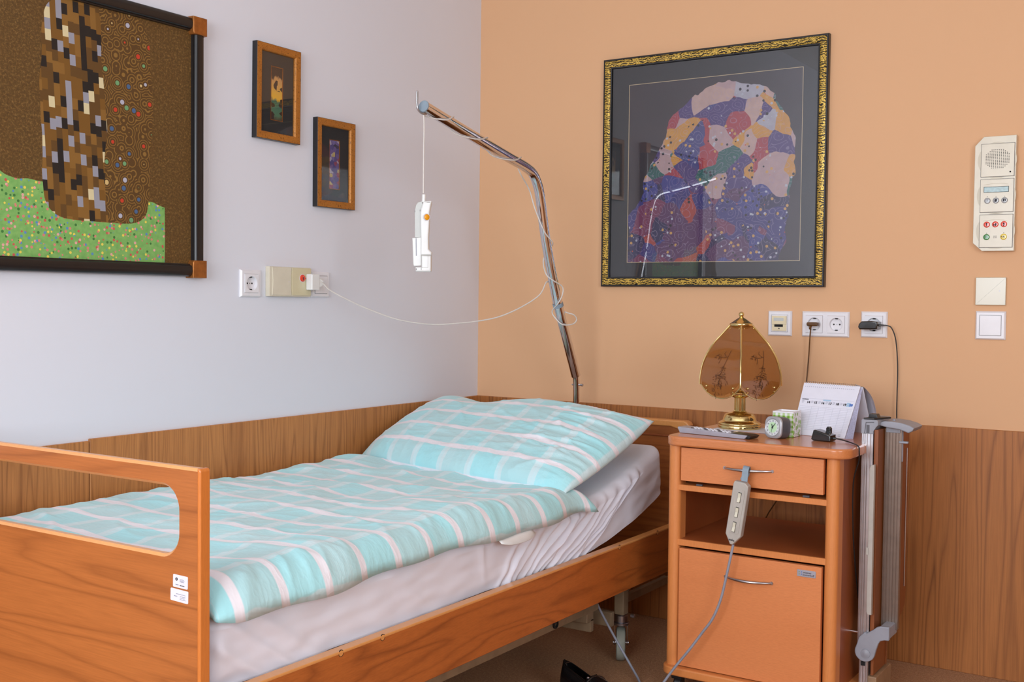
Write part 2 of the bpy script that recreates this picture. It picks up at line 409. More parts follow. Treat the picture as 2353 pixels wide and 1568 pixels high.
wains('trim_5', (0.009, RY, 0.0), (4.391, RY+0.009, 0.742), M['wain_back'])
wains('trim_6', (4.391, RY+0.009, 0.0), (4.4, -0.009, 0.742), M['wain_back'])

# ------------------------------------------------------------------ bed
BX0, BX1, BYF, BYH = 0.045, 0.998, -2.25, -0.10
bed = thing('hospital_bed', 'wooden hospital bed with slotted footboard on castors, standing along the white wall', 'bed', (0.52, -1.17, 0), world=True)
def board_with_slot(x0, x1, z0, z1, hx0, hx1, hz0, hz1, r_out, r_in, y0, y1):
    """front face built as a ring between outer outline and slot outline, both with the same vertex count"""
    mb = MB(); n = 10
    out = rrect(x0, z0, x1, z1, r_out, n); inn = rrect(hx0, hz0, hx1, hz1, r_in, n)
    K = len(out)
    def ring(pts, y, ins=0):
        return [mb.V((p[0], y, p[1])) for p in pts]
    e = 0.005
    outs = rrect(x0+e, z0+e, x1-e, z1-e, max(r_out-e, 0.002), n); inns = rrect(hx0-e, hz0-e, hx1+e, hz1+e, r_in+e, n)
    a = ring(inns, y0); b = ring(outs, y0); c = ring(out, y0+e); d = ring(out, y1-e); e1 = ring(outs, y1); g = ring(inns, y1); h = ring(inn, y1-e); k = ring(inn, y0+e)
    seq = [(a, b, 0), (b, c, 1), (c, d, 1), (d, e1, 1), (e1, g, 0), (g, h, 1), (h, k, 1), (k, a, 1)]
    for p, q, mi in seq:
        mb.mi = mi
        for i in range(K): mb.F([p[i], p[(i+1) % K], q[(i+1) % K], q[i]])
    return mb
obj('footboard', board_with_slot(BX0-0.005, 0.9825, 0.13, 0.812, 0.115, 0.925, 0.652, 0.775, 0.006, 0.042, BYF, BYF+0.02), [M['bed_front'], M['bed_edge']], bed)
fbo = bed.children[-1] if bed.children else None
e = MB()
e.prism([(0.9765, 0.13), (0.9765, 0.8125), (0.982, 0.8122), (0.9845, 0.8095), (0.9853, 0.806), (0.9853, 0.13)], BYF-0.0015, BYF+0.0215, 0.003, 3, axes='xzy')
tag(obj('edge_strip', e, M['bed_strip'], bed), 'rounded orange edge strip of the footboard')
fbo = [o for o in COL.objects if o.name.startswith('footboard')][0]
def sticker(x0, z0, x1, z1, rot, rows, seed):
    mb = MB(); cx, cz = (x0+x1)/2, (z0+z1)/2; mb.T = Matrix.Translation((cx, BYF-0.0004, cz)) @ Matrix.Rotation(rot, 4, 'Y')
    w, h = (x1-x0)/2, (z1-z0)/2; rn = random.Random(seed)
    mb.prism(rrect(-w, -h, w, h, 0.002), -0.0004, 0.0004, axes='xzy')
    for (xa, xb, zc, hh, mi) in rows:       # lines of tiny worn print
        mb.mi = mi; x = xa
        while x < xb:
            l_ = rn.uniform(0.0004, 0.0013); mb.box((x, -0.0008, zc-hh/2*rn.uniform(0.5, 1)), (min(x+l_, xb), -0.0003, zc+hh/2*rn.uniform(0.5, 1))); x += l_+rn.uniform(0.0003, 0.0008)
    return mb
s1 = sticker(0.9145, 0.5975, 0.9525, 0.620, 0.02, [(-0.001, 0.009, 0.0040, 0.0012, 2), (-0.001, 0.011, 0.0020, 0.0012, 2), (-0.001, 0.010, 0.0, 0.0012, 2), (-0.012, -0.004, -0.0062, 0.0018, 2), (-0.001, 0.011, -0.0066, 0.0018, 1)], 1)
s1.mi = 1; s1.lathe([(0.0028, 0), (0.0028, 0.0008), (0.0012, 0.0008), (0.0012, 0)], (-0.0095, -0.0002, 0.0035), (0, -1, 0), 16)
so = obj('sticker', s1, [M['label'], M['ink'], M['ink_grey']], fbo); tag(so, 'upper white sticker with a round mark')
s2 = sticker(0.908, 0.5725, 0.9535, 0.5945, 0.03, [(-0.008, 0.016, 0.0028, 0.0012, 2), (-0.013, -0.005, -0.0018, 0.0020, 1), (0.002, 0.016, -0.0008, 0.0012, 2), (0.002, 0.014, -0.0034, 0.0012, 2), (0.002, 0.017, -0.0060, 0.0012, 2)], 2)
tag(obj('sticker', s2, [M['label'], M['ink_grey'], M['ink_grey']], fbo), 'lower white sticker with faint print')
# side rails
def rail(x0, x1, name):
    mb = MB(); mb.box((x0, BYF+0.032, 0.268), (x1, BYH-0.03, 0.4055), 0.0015, 1); ob = obj(name, mb, M['bed_rail'], bed)
    mb = MB(); mb.box((x0, BYF+0.032, 0.402), (x1+0.0006, BYH-0.03, 0.4085), 0.002, 2); obj('top_edging', mb, M['bed_edge'], ob)
    return ob
rr = rail(0.974, 0.999, 'side_rail'); rail(0.05, 0.075, 'side_rail')
for y in (-1.903, -1.774, -0.712, -0.462):      # covered bolt holes at the top edge of the rail
    mb = MB(); mb.lathe([(0.0072, -0.001), (0.0072, 0.0006), (0.0063, 0.0006), (0.0063, -0.001)], (0.9988, y, 0.4035), (1, 0, 0), 20)
    mb.mi = 1; mb.lathe([(0.0060, -0.001), (0.0060, 0.0004), (0, 0.0004)], (0.9988, y, 0.4035), (1, 0, 0), 20)
    tag(obj('bolt_cover', mb, [M['dark_hole'], M['bed_edge']], rr), 'round bolt cover with a dark rim')
# headboard
mb = MB()
mb.prism(rrect(0.075, 0.20, 0.905, 0.698, 0.03, 8), BYH, BYH+0.026, 0.004, 2, axes='xzy')
hb = obj('headboard', mb, M['bed_front'], bed)
mb = MB(); mb.prism([(0.07, 0.69), (0.07, 0.712)]+[(0.92, 0.712), (0.931, 0.707), (0.937, 0.698), (0.934, 0.690), (0.90, 0.682), (0.87, 0.690)], BYH-0.006, BYH+0.034, 0.005, 3, axes='xzy')
obj('top_rail', mb, M['bed_edge'], hb)
mb = MB(); mb.box((0.08, BYH-0.004, 0.655), (0.90, BYH, 0.660), 0.001, 1); obj('groove_strip', mb, M['cab_shaded'], hb)
# steel underframe
mb = MB()
for x in (0.15, 0.885):
    mb.box((x-0.02, -2.05, 0.195), (x+0.02, -0.66, 0.235), 0.004)
for y in (-2.0, -0.70):
    mb.box((0.13, y-0.02, 0.165), (0.90, y+0.02, 0.205), 0.004)
for x in (0.11, 0.93): mb.box((x-0.012, -2.2, 0.30), (x+0.012, -0.14, 0.335), 0.003)
for y in (-1.9, -1.4, -0.95): mb.box((0.09, y-0.015, 0.33), (0.95, y+0.015, 0.36), 0.003)
mb.cyl((0.13, -0.46, 0.225), (0.90, -0.46, 0.225), 0.018, n=16)
mb.box((0.86, -0.47, 0.16), (0.88, -0.12, 0.185), 0.003)
obj('underframe', mb, M['frame_metal'], bed)
mb = MB(); mb.lathe([(0.010, 0), (0.013, 0.002), (0.013, 0.006), (0.008, 0.008), (0.008, 0.002)], (0.9045, -0.915, 0.213), (1, 0, 0), 16)
obj('bolt_hole', mb, M['dark_hole'], bed)
def caster(x, y, yaw):
    mb = MB(); mb.box((x-0.0165, y-0.0165, 0.15), (x+0.0165, y+0.0165, 0.30), 0.003)
    leg = obj('leg', mb, M['frame_metal'], bed)
    mb = MB(); T = Matrix.Translation((x, y, 0)) @ Matrix.Rotation(yaw, 4, 'Z'); mb.T = T
    mb.cyl((0, 0, 0.125), (0, 0, 0.15), 0.021, n=24, bev=0.003); mb.cyl((0, 0, 0.118), (0, 0, 0.126), 0.026, n=24, bev=0.002)
    for sx in (-1, 1):
        pts = [(-0.018, 0.118), (0.022, 0.118), (0.034, 0.085), (0.038, 0.052), (0.026, 0.044), (0.010, 0.06), (-0.015, 0.09)]
        mb.prism([(p[0], p[1]) for p in pts], sx*0.0195-0.0015, sx*0.0195+0.0015, axes='yzx')
    mb.cyl((-0.024, 0.02, 0.055), (0.024, 0.02, 0.055), 0.006, n=14)
    obj('fork', mb, M['steel'], leg)
    mb = MB(); mb.T = T
    mb.lathe([(0, -0.013), (0.03, -0.014), (0.045, -0.0145), (0.050, -0.012), (0.052, -0.006), (0.052, 0.006), (0.050, 0.012), (0.045, 0.0145), (0.03, 0.014), (0, 0.013)], (0, 0.02, 0.052), (1, 0, 0), 40)
    obj('wheel', mb, M['wheel'], leg)
caster(0.905, -0.515, 0.475); caster(0.905, -2.02, 0.3); caster(0.13, -0.515, 0.2); caster(0.13, -2.02, 0.1)
mb = MB(); mb.box((0.80, -0.70, 0.135), (0.90, -0.68, 0.175), 0.003); mb.box((0.60, -0.57, 0.12), (0.90, -0.55, 0.165), 0.003)
obj('crossbar', mb, M['frame_metal'], bed)
mb = MB(); mb.cyl((0.93, -0.50, 0.145), (0.945, -0.50, 0.145), 0.006, n=12, bev=0.002); obj('bolt', mb, M['steel'], bed)
# backrest frame carrying the raised head end
def zb(y): return 0.400 if y < -0.95 else 0.400+0.31*(y+0.95)**2
mb = MB()
for x in (0.14, 0.89):
    mb.tube([(x, -2.1, 0.385), (x, -1.0, 0.385), (x, -0.8, zb(-0.8)-0.018), (x, -0.6, zb(-0.6)-0.018), (x, -0.38, zb(-0.38)-0.02)], 0.011, 10, 4)
for y in (-2.0, -1.5, -1.0, -0.6, -0.42): mb.tube([(0.14, y, zb(y)-0.018), (0.89, y, zb(y)-0.018)], 0.009, 8)
mb.tube([(0.80, -0.55, 0.34), (0.80, -0.42, zb(-0.42)-0.02)], 0.010, 8)
obj('backrest_frame', mb, M['frame_metal'], bed)
# lifting pole
PX = 0.53
mb = MB()
path = [(PX, -0.150, 0.25), (PX, -0.152, 0.60), (PX, -0.154, 0.80), (PX, -0.160, 0.85), (PX, -0.183, 0.895), (PX, -0.225, 0.975), (PX, -0.295, 1.114), (PX, -0.368, 1.300), (PX, -0.405, 1.43), (PX, -0.425, 1.485), (PX, -0.455, 1.522), (PX, -0.505, 1.542), (PX, -0.60, 1.561), (PX, -0.769, 1.596), (PX, -1.042, 1.655)]
mb.tube([p for p in path[3:]], 0.0165, 24, 6)
pole = obj('lifting_pole', mb, M['chrome'], bed)
mb = MB(); mb.tube([(PX, -0.150, 0.20), (PX, -0.153, 0.70), (PX, -0.156, 0.82), (PX, -0.164, 0.86)], 0.0115, 20, 4); mb.cyl((PX, -0.163, 0.852), (PX, -0.176, 0.882), 0.0135, 0.0165, 20)
obj('pole_foot', mb, M['chrome'], pole)
mb = MB(); mb.cyl((PX-0.018, -0.154, 0.818), (PX+0.024, -0.154, 0.818), 0.0028, n=10); mb.cyl((PX+0.018, -0.154, 0.818), (PX+0.026, -0.154, 0.818), 0.0045, n=10)
obj('locking_pin', mb, M['steel'], pole)
mb = MB(); d = Vector((0, -0.273, 0.059)).normalized(); c0 = Vector((PX, -1.042, 1.655))
mb.cyl(c0-d*0.004, c0+d*0.004, 0.0172, n=24, bev=0.002); obj('end_cap', mb, M['strap'], pole)
mb = MB(); mb.tube([(PX, -1.030, 1.636), (PX, -1.045, 1.634), (PX-0.004, -1.058, 1.640), (PX-0.006, -1.064, 1.655), (PX-0.006, -1.065, 1.693)], 0.0032, 10, 5); mb.sphere((PX-0.006, -1.065, 1.693), 0.0034, 10)
obj('hook', mb, M['steel'], pole)
mb = MB(); mb.lathe([(0.0172, -0.007), (0.0182, -0.006), (0.0182, 0.006), (0.0172, 0.007)], (PX, -0.288, 1.098), Vector((0, -0.07, 0.14)), 24)
obj('clip', mb, M['strap'], pole)

# ------------------------------------------------------------------ mattress with fitted sheet
T_ = 0.143
def TT(y): return T_+0.014*max(0, min(1, (y+0.85)/0.5))
def nrm(y):
    dz = 0.0 if y < -0.95 else 0.62*(y+0.95)*(1-0.42*max(0, (y+0.95)/0.612))
    v = Vector((0, -dz, 1)); return v.normalized()
ys = [-2.205+i*0.0085 for i in range(100)]+[-1.355+i*0.00226 for i in range(451)]
ys = [y for y in ys if y < -0.339]+[-0.338]
def n3(x, y, z, s): return noise.noise(Vector((x*s, y*s, z*s)))
def gau(x, m, w): return math.exp(-((x-m)/w)**2)
_r = random.Random(5)
FY = [-1.285+0.036*k+_r.uniform(-0.010, 0.010) for k in range(13)]; FW = [_r.uniform(0.0085, 0.015) for k in range(13)]; FA = [_r.uniform(0.004, 0.0095) for k in range(13)]
def sheet_disp(y, h, side):
    """fold height on the long side, h 0 bottom .. 1 top"""
    fold = 0.0
    for k in range(13):
        yb = FY[k]; D = 0.10+0.24*max(0, min(1, (yb+1.27)/0.38))
        yy = yb+D*h**1.15+0.006*math.sin(7*h+k*2.1); w = FW[k]*(1+0.5*h)
        e_ = (y-yy)/w; a = FA[k]*(0.45+0.75*math.sin(PI*min(1, max(0, 0.15+0.75*h+0.1*math.sin(k)))))
        fold += a*(math.exp(-e_*e_)-0.45*math.exp(-((e_-1.5)/0.8)**2))
    # loose diagonal creases close to the footboard
    ph2 = y+0.16*h
    for k, (c, w, a) in enumerate(((-2.08, 0.02, 0.006), (-2.0, 0.018, 0.005), (-1.93, 0.025, 0.005), (-1.55, 0.03, 0.003))):
        fold += a*gau(ph2, c, w)
    fold += 0.004*gau(y+0.03*h, -1.33, 0.012)*h
    fold += 0.006*n3(y, h*0.15, 1.3, 5)+0.003*n3(y*1.0, h*0.3, 4.2, 14)
    return fold
mb = MB(); XA, XB = 0.062, 0.962
SECT = []   # cross-section going round: (x, h, kind)
def section():
    pts = []; r = 0.028; NB = 22; NS = 90; NT_ = 40
    for i in range(NS+1):       # right side up
        pts.append(('R', i/NS))
    for i in range(1, 8): pts.append(('RC', i/8))
    for i in range(NT_+1): pts.append(('T', i/NT_))
    for i in range(1, 8): pts.append(('LC', i/8))
    for i in range(9): pts.append(('L', 1-i/8))
    for i in range(1, 10): pts.append(('B', i/10))
    return pts
SECT = section()
def mpoint(i, j):
    k, t = SECT[i]; y = ys[j]; r = 0.03; T_ = TT(y); n = nrm(y); b = Vector((0, y, zb(y)))
    ef = min(1, (y+2.205)/0.03, (-0.338-y)/0.03); ins = 0.03*(1-math.sqrt(max(0, 1-(1-ef)**2)))   # rounded ends
    if k == 'R': x = XB+sheet_disp(y, t, 1)-0.004*(1-t) - ins; h = t*(T_-r)
    elif k == 'RC':
        a = t*PI/2; x = XB-r+r*math.cos(a)-ins+sheet_disp(y, 1, 1)*(1-t); h = T_-r+r*math.sin(a)-ins*t
    elif k == 'T': x = XB-r-ins+(XA+r+ins-XB+r+ins)*t; h = T_-ins+0.003*n3(x, y, 0, 4)*min(1, t*8)
    elif k == 'LC': a = (1-t)*PI/2; x = XA+r-r*math.cos(a)+ins; h = T_-r+r*math.sin(a)-ins*(1-t)
    elif k == 'L': x = XA+ins; h = t*(T_-r)
    else: x = XA+ins+(XB-XA-2*ins)*t; h = 0
    if k in 'RLB' and h < ins: h = ins
    p = b+n*h; p.x = x; return p
rows = mb.grid(mpoint, len(SECT), len(ys), closed_u=True)
mb.F(list(reversed(rows[0]))); mb.F(rows[-1])
mat_o = obj('mattress', mb, M['sheet'], smooth_angle=60)
tag(mat_o, 'mattress in a white fitted sheet on the hospital bed, head end raised', 'mattress')
def mtop(y):
    lo, hi = -2.3, -0.3
    for _ in range(30):
        m = (lo+hi)/2; p = Vector((0, m, zb(m)))+nrm(m)*TT(m)
        if p.y < y: lo = m
        else: hi = m
    m = (lo+hi)/2; return (Vector((0, m, zb(m)))+nrm(m)*TT(m)).z
MTOP = [mtop(-2.4+0.01*i) for i in range(230)]
def mt(y):
    f_ = max(0, min(228.99, (y+2.4)/0.01)); i = int(f_); return MTOP[i]+(MTOP[i+1]-MTOP[i])*(f_-i)
# ------------------------------------------------------------------ white bed pad peeking out
mb = MB()
def pad(i, j):
    u = i/20; v = j/14; x = 0.60+0.383*u; y = -1.325+0.155*v
    if u > 0.9: x = 0.60+0.383*0.9+0.383*(u-0.9)*(1-0.25*abs(2*v-1)**3)
    x = 0.60+(x-0.60)*1.062; z = mt(y)+0.004 - (0.034*((x-0.955)/0.05)**1.3 if x > 0.955 else 0)
    return (x, y, z)
mb.grid(pad, 21, 15)
pd = obj('bed_pad', mb, M['hand_white']); tag(pd, 'corner of a thin white pad sticking out from under the duvet edge', 'bed pad')
sol = pd.modifiers.new('t', 'SOLIDIFY'); sol.thickness = 0.0018; sol.offset = 1

# ------------------------------------------------------------------ duvet
def ridge(x): return 1-abs(x)*2
def rdg2(x, y, z, k): return max(0.0, 1-2.2*abs(noise.noise(Vector((x, y, z)))))**k
NU, NV = 190, 300
DX0, DX1, DY0, DY1 = 0.050, 0.992, -2.214, -0.862
def ytop(u):
    k = max(0, min(1, (0.66-u)/0.36)); k = k*k*(3-2*k)
    return DY1+0.075*k+0.008*math.sin(9*u)-0.012*gau(u, 0.66, 0.08)+0.012*gau(u, 1.0, 0.04)
def d_edges(u, v):
    """plan outline of the duvet"""
    y1 = ytop(u)
    y = DY0+(y1-DY0)*v
    x1 = DX1+0.006*math.sin(11*v)+0.004*math.sin(31*v+1)+0.014*gau(v, 1.0, 0.035)-0.006*gau(v, 0.6, 0.2)
    if v < 0.05: x1 -= 0.012*(1-v/0.05)**2
    x0 = DX0-0.004*math.sin(13*v)
    return x0+(x1-x0)*u, y
def d_top(u, v):
    x, y = d_edges(u, v)
    eu = min(1, (1-u)*0.94/0.075); el = min(1, u*0.94/0.05); ev = min(1, (1-v)*1.36/0.10); e0 = min(1, v*1.36/0.05)
    pr = lambda e: math.sqrt(max(0, 1-(1-e)**2))
    prof = pr(eu)*pr(el)*(0.35+0.65*pr(ev) if ev < 1 else 1)*pr(e0)
    if ev < 0.35: prof *= pr(ev/0.35)*0.6+0.4 if ev > 0 else 0.0
    T = 0.047+0.012*n3(x, y, 0, 3.0)+0.010*gau(u, 0.93, 0.10)
    # quilting bulge and broad soft folds
    T += 0.005*n3(x*1.2, y*0.8, 3.3, 8)
    T += 0.007*rdg2(x*1.3+y*0.6, (y-0.5*x)*3.4, 7.0, 3)
    T += 0.0045*rdg2(x*2.4-y, y*7+x*2, 2.0, 3)
    T += 0.0030*rdg2(x*5, y*12-x*5, 9.0, 3)
    foot = gau(v, 0.0, 0.10)+0.3*gau(v, 0.2, 0.2)+0.22
    pk = rdg2(y*20+7*x, x*2.5, 5.5, 1.5)-0.35
    side = gau(u, 0.965, 0.055)
    z = prof*T
    z += 0.0060*side*foot*pk*prof
    if u < 0.3: z += 0.018*gau(v, 0.93, 0.05)*gau(u, 0.10, 0.10)+0.010*gau(v, 0.80, 0.05)*gau(u, 0.06, 0.08)
    sup = mt(y)
    drop = 0.0
    if x > 0.955: drop = 0.016*((x-0.955)/0.037)**1.5
    return Vector((x+0.009*side*pk*foot*prof, y, sup+0.0035+z-drop)), prof
def d_bot(u, v):
    x, y = d_edges(u, v); drop = 0.016*((x-0.955)/0.037)**1.5 if x > 0.955 else 0
    return Vector((x, y, mt(y)+0.0035-drop))
mb = MB(); uvl = mb.bm.loops.layers.uv.new('UVMap')
import bisect
tops = [[d_top(i/(NU-1), j/(NV-1))[0] for i in range(NU)] for j in range(NV)]
cumu = []
for j in range(NV):
    a = [0.0]
    for i in range(1, NU): a.append(a[-1]+(tops[j][i]-tops[j][i-1]).length*0.9+0.1*0.005)
    cumu.append(a)
vt = [[mb.V(tops[j][i]) for i in range(NU)] for j in range(NV)]
vb = [[(vt[j][i] if i in (0, NU-1) or j in (0, NV-1) else mb.V(d_bot(i/(NU-1), j/(NV-1)))) for i in range(NU)] for j in range(NV)]
def uvq(f, ij):
    for lp, (i, j) in zip(f.loops, ij): lp[uvl].uv = (cumu[j][i], j/(NV-1)*(DY1-DY0))
for j in range(NV-1):
    for i in range(NU-1):
        q = ((i, j), (i+1, j), (i+1, j+1), (i, j+1))
        f_ = mb.F([vt[b][a] for a, b in q]);  uvq(f_, q) if f_ else None
        vs = [vb[b][a] for a, b in reversed(q)]
        f_ = mb.F(vs); uvq(f_, list(reversed(q))) if f_ else None
duv = obj('duvet', mb, M['duvet'], smooth_angle=180, normals=False)
tag(duv, 'aqua and white checked duvet spread over the lower part of the bed', 'duvet')

# ------------------------------------------------------------------ pillow
CBL = Vector((0.060, -0.760, 0.590)); CBR = Vector((0.956, -0.955, 0.588)); CTR = Vector((0.978, -0.455, 0.744)); CTL = Vector((0.050, -0.290, 0.754))
NP, NQ = 150, 110
def p_mid(u, v):
    U = u*2-1; V = v*2-1
    uu = u+0.012*U*(1-V*V)*abs(U)**3
    vv = v+(0.5-v)*0.05*(1-U*U)*max(0, V)**2
    a = CBL.lerp(CBR, uu); b = CTL.lerp(CTR, uu); p = a.lerp(b, vv)
    if V < 0: p.y -= 0.030*(1-U*U)*V*V
    p.z -= 0.020*gau(U, -0.38, 0.28)*max(0, V)**2
    p.z += 0.016*gau(U, 0.22, 0.45)*max(0, V)
    return p
pn = (CBR-CBL).cross(CTL-CBL).normalized()
def rdg(x, y, z, k): return max(0.0, 1-2.2*abs(noise.noise(Vector((x, y, z)))))**k
def p_pt(u, v, s_):
    U = u*2-1; V = v*2-1; p = p_mid(u, v)
    q = (max(0, 1-abs(U)**4.5)**0.55)*(max(0, 1-abs(V)**3.2)**0.55)
    if s_ > 0:
        t = 0.070*q
        t += 0.013*n3(U*0.9, V*0.7, 1.7, 1.5)*q
        side = 0.30+0.9*gau(U, 0.80, 0.40)
        t += 0.0085*rdg(U*1.5+V*0.4, V*4.6-U*1.3, 3.1, 3)*q*side
        t += 0.0050*rdg(U*2.6, V*9+U*2.4, 8.1, 3)*q*side*(0.4+gau(V, -0.35, 0.5))
        t += 0.0040*rdg(U*3.3+V*2, V*2.2, 5.1, 4)*q
        t += 0.0035*rdg(U*11, V*1.3+U, 4.4, 2)*gau(V, -0.85, 0.16)*q
        t += 0.0030*rdg(U*2.0, V*17+U*3, 6.1, 2)*gau(U, 0.93, 0.12)*q
        t -= 0.016*gau(U, -0.38, 0.22)*gau(V, 0.95, 0.35)
        r_ = p+pn*t
        r_.y -= 0.014*gau(V, -0.80, 0.3)*q
        return r_
    r_ = p-pn*(0.050*q)
    sup = mt(r_.y)+0.004
    yt_ = ytop((r_.x-DX0)/(DX1-DX0)) if DX0 < r_.x < DX1 else DY1
    if r_.y < yt_+0.012: sup += 0.024*min(1, (yt_+0.012-r_.y)/0.05)
    r_.z = max(r_.z, sup); return r_
mb = MB(); uvl = mb.bm.loops.layers.uv.new('UVMap')
pt = [[mb.V(p_pt(i/(NP-1), j/(NQ-1), 1)) for i in range(NP)] for j in range(NQ)]
pb = [[(pt[j][i] if i in (0, NP-1) or j in (0, NQ-1) else mb.V(p_pt(i/(NP-1), j/(NQ-1), -1))) for i in range(NP)] for j in range(NQ)]
arc = [0.0]
for j in range(1, NQ): arc.append(arc[-1]+(pt[j][NP//2].co-pt[j-1][NP//2].co).length)
for j in range(NQ-1):
    for i in range(NP-1):
        q = ((i, j), (i+1, j), (i+1, j+1), (i, j+1))
        for arr, qq in ((pt, q), (pb, tuple(reversed(q)))):
            f_ = mb.F([arr[b][a] for a, b in qq])
            if f_:
                for lp, (a, b) in zip(f_.loops, qq): lp[uvl].uv = (a/(NP-1)*0.92, arc[b])
pil = obj('pillow', mb, M['pillow'], smooth_angle=180, normals=False)
tag(pil, 'plump aqua and white checked pillow at the raised head of the bed', 'pillow')

# ------------------------------------------------------------------ bedside cabinet
cab = thing('bedside_cabinet', 'beech bedside cabinet with a drawer, open niche and door, tray board folded at its side', 'bedside cabinet', (1.38, -0.48, 0), world=True)
CYF, CYB = -0.70, -0.25
mb = MB(); mb.prism(rrect(1.134, -0.722, 1.652, -0.235, 0.045, 8), 0.711, 0.738, 0.006, 3); obj('top_board', mb, M['cab_top'], cab)
mb = MB(); mb.prism(rrect(1.132, -0.722, 1.645, -0.245, 0.04, 8), 0.066, 0.090, 0.005, 3); obj('base_board', mb, M['cab_post'], cab)
mb = MB(); mb.box((1.146, CYF+0.02, 0.09), (1.160, CYB, 0.711)); obj('side_panel', mb, M['cab_shaded'], cab)
mb = MB(); mb.box((1.604, CYF+0.02, 0.09), (1.619, CYB, 0.711)); obj('side_panel', mb, M['cab_shaded'], cab)
for xa, xb in ((1.141, 1.177), (1.587, 1.622)):
    mb = MB(); w = xb-xa; pts = [(xa, CYF+0.045), (xa, CYF+0.016)]
    for i in range(9): a = PI+i/8*PI/2; pts.append((xa+0.016+0.016*math.cos(a), CYF+0.014+0.016*math.sin(a)))
    for i in range(9): a = 1.5*PI+i/8*PI/2; pts.append((xb-0.016+0.016*math.cos(a), CYF+0.014+0.016*math.sin(a)))
    pts += [(xb, CYF+0.045)]
    mb.prism(pts, 0.09, 0.711); obj('corner_post', mb, M['cab_post'], cab)
mb = MB(); mb.box((1.160, CYF+0.003, 0.585), (1.604, CYB, 0.601), 0.001, 1); obj('divider_shelf', mb, M['cab_post'], cab)
mb = MB(); mb.box((1.160, CYF+0.012, 0.430), (1.604, CYB, 0.447), 0.001, 1); mb.mi = 1; mb.box((1.160, CYF+0.003, 0.4298), (1.604, CYF+0.0125, 0.4472), 0.001, 1); obj('niche_shelf', mb, [M['cab_shaded'], M['cab_post']], cab)  # shelf in the darkened beech, niche shade painted in; front edge normal beech
mb = MB(); mb.box((1.160, CYB-0.008, 0.09), (1.604, CYB, 0.436)); mb.box((1.160, CYB-0.008, 0.60), (1.604, CYB, 0.711)); obj('back_panel', mb, M['cab_shaded'], cab)
mb = MB(); mb.box((1.1815, CYF-0.002, 0.6135), (1.5835, CYF+0.016, 0.7065), 0.0012, 2); mb.box((1.20, CYF+0.016, 0.615), (1.565, CYB-0.03, 0.69))
dr = obj('drawer', mb, M['cab_front'], cab)
mb = MB(); mb.box((1.1805, CYF-0.002, 0.0925), (1.5835, CYF+0.016, 0.4235), 0.0012, 2); door = obj('door', mb, M['cab_front'], cab)
def handle(x0, x1, z, z1, parent):
    mb = MB(); P = []
    for i in range(13):
        t = i/12; P.append((x0+(x1-x0)*t, CYF-0.003-0.026*math.sin(PI*t)**0.8, z+(z1-z)*t-0.0*t))
    mb.tube(P, lambda k: 0.0028+0.0014*math.sin(PI*k), 12, 3)
    mb.cyl((x0, CYF+0.001, z), (x0, CYF-0.005, z), 0.0045, n=12); mb.cyl((x1, CYF+0.001, z1), (x1, CYF-0.005, z1), 0.0045, n=12)
    tag(obj('handle', mb, M['steel'], parent), 'brushed steel bow handle')
handle(1.312, 1.446, 0.661, 0.663, dr); handle(1.320, 1.450, 0.3635, 0.3635, door)
for x in (1.225, 1.527):
    mb = MB(); mb.box((x, CYF+0.004, 0.6015), (x+0.018, CYF+0.012, 0.607), 0.001, 1); obj('runner_clip', mb, M['clock_dark'], dr)
mb = MB(); bxx0, bxx1, bz0, bz1 = 1.519, 1.569, 0.3935, 0.4115
mb.prism(rrect(bxx0, bz0, bxx1, bz1, 0.002), CYF-0.004, CYF-0.0015, 0.0005, 1, axes='xzy')
mb.mi = 1
text_bm(mb, 'wissner', 0.0072, Matrix.Translation((bxx0+0.0165, CYF-0.0042, bz0+0.0097)) @ Matrix.Rotation(PI/2, 4, 'X'))
text_bm(mb, 'bosserhoff', 0.0072, Matrix.Translation((bxx0+0.0155, CYF-0.0042, bz0+0.0035)) @ Matrix.Rotation(PI/2, 4, 'X'))
mb.mi = 2
for z in (0.0065, 0.0125): mb.cyl((bxx0+0.0125, CYF-0.004, bz0+z), (bxx0+0.0125, CYF-0.0045, bz0+z), 0.0014, n=12)
mb.mi = 3
for z in (0.0065, 0.0125): mb.cyl((bxx0+0.006, CYF-0.004, bz0+z), (bxx0+0.006, CYF-0.0045, bz0+z), 0.0012, n=12)
tag(obj('maker_badge', mb, [M['silver'], M['ink'], M['ink_blue'], M['green_dark_ink']], door), 'small silver maker badge with dark lettering and four dots')
for x, y in ((1.17, -0.67), (1.60, -0.67), (1.17, -0.30), (1.60, -0.30)):
    mb = MB(); mb.box((x-0.016, y-0.016, 0.045), (x+0.016, y+0.016, 0.066), 0.003); c = obj('castor', mb, M['black'], cab)
    mb = MB(); mb.lathe([(0, -0.011), (0.024, -0.011), (0.027, -0.008), (0.027, 0.008), (0.024, 0.011), (0, 0.011)], (x, y+0.004, 0.027), (1, 0.2, 0), 24); obj('wheel', mb, M['black'], c)
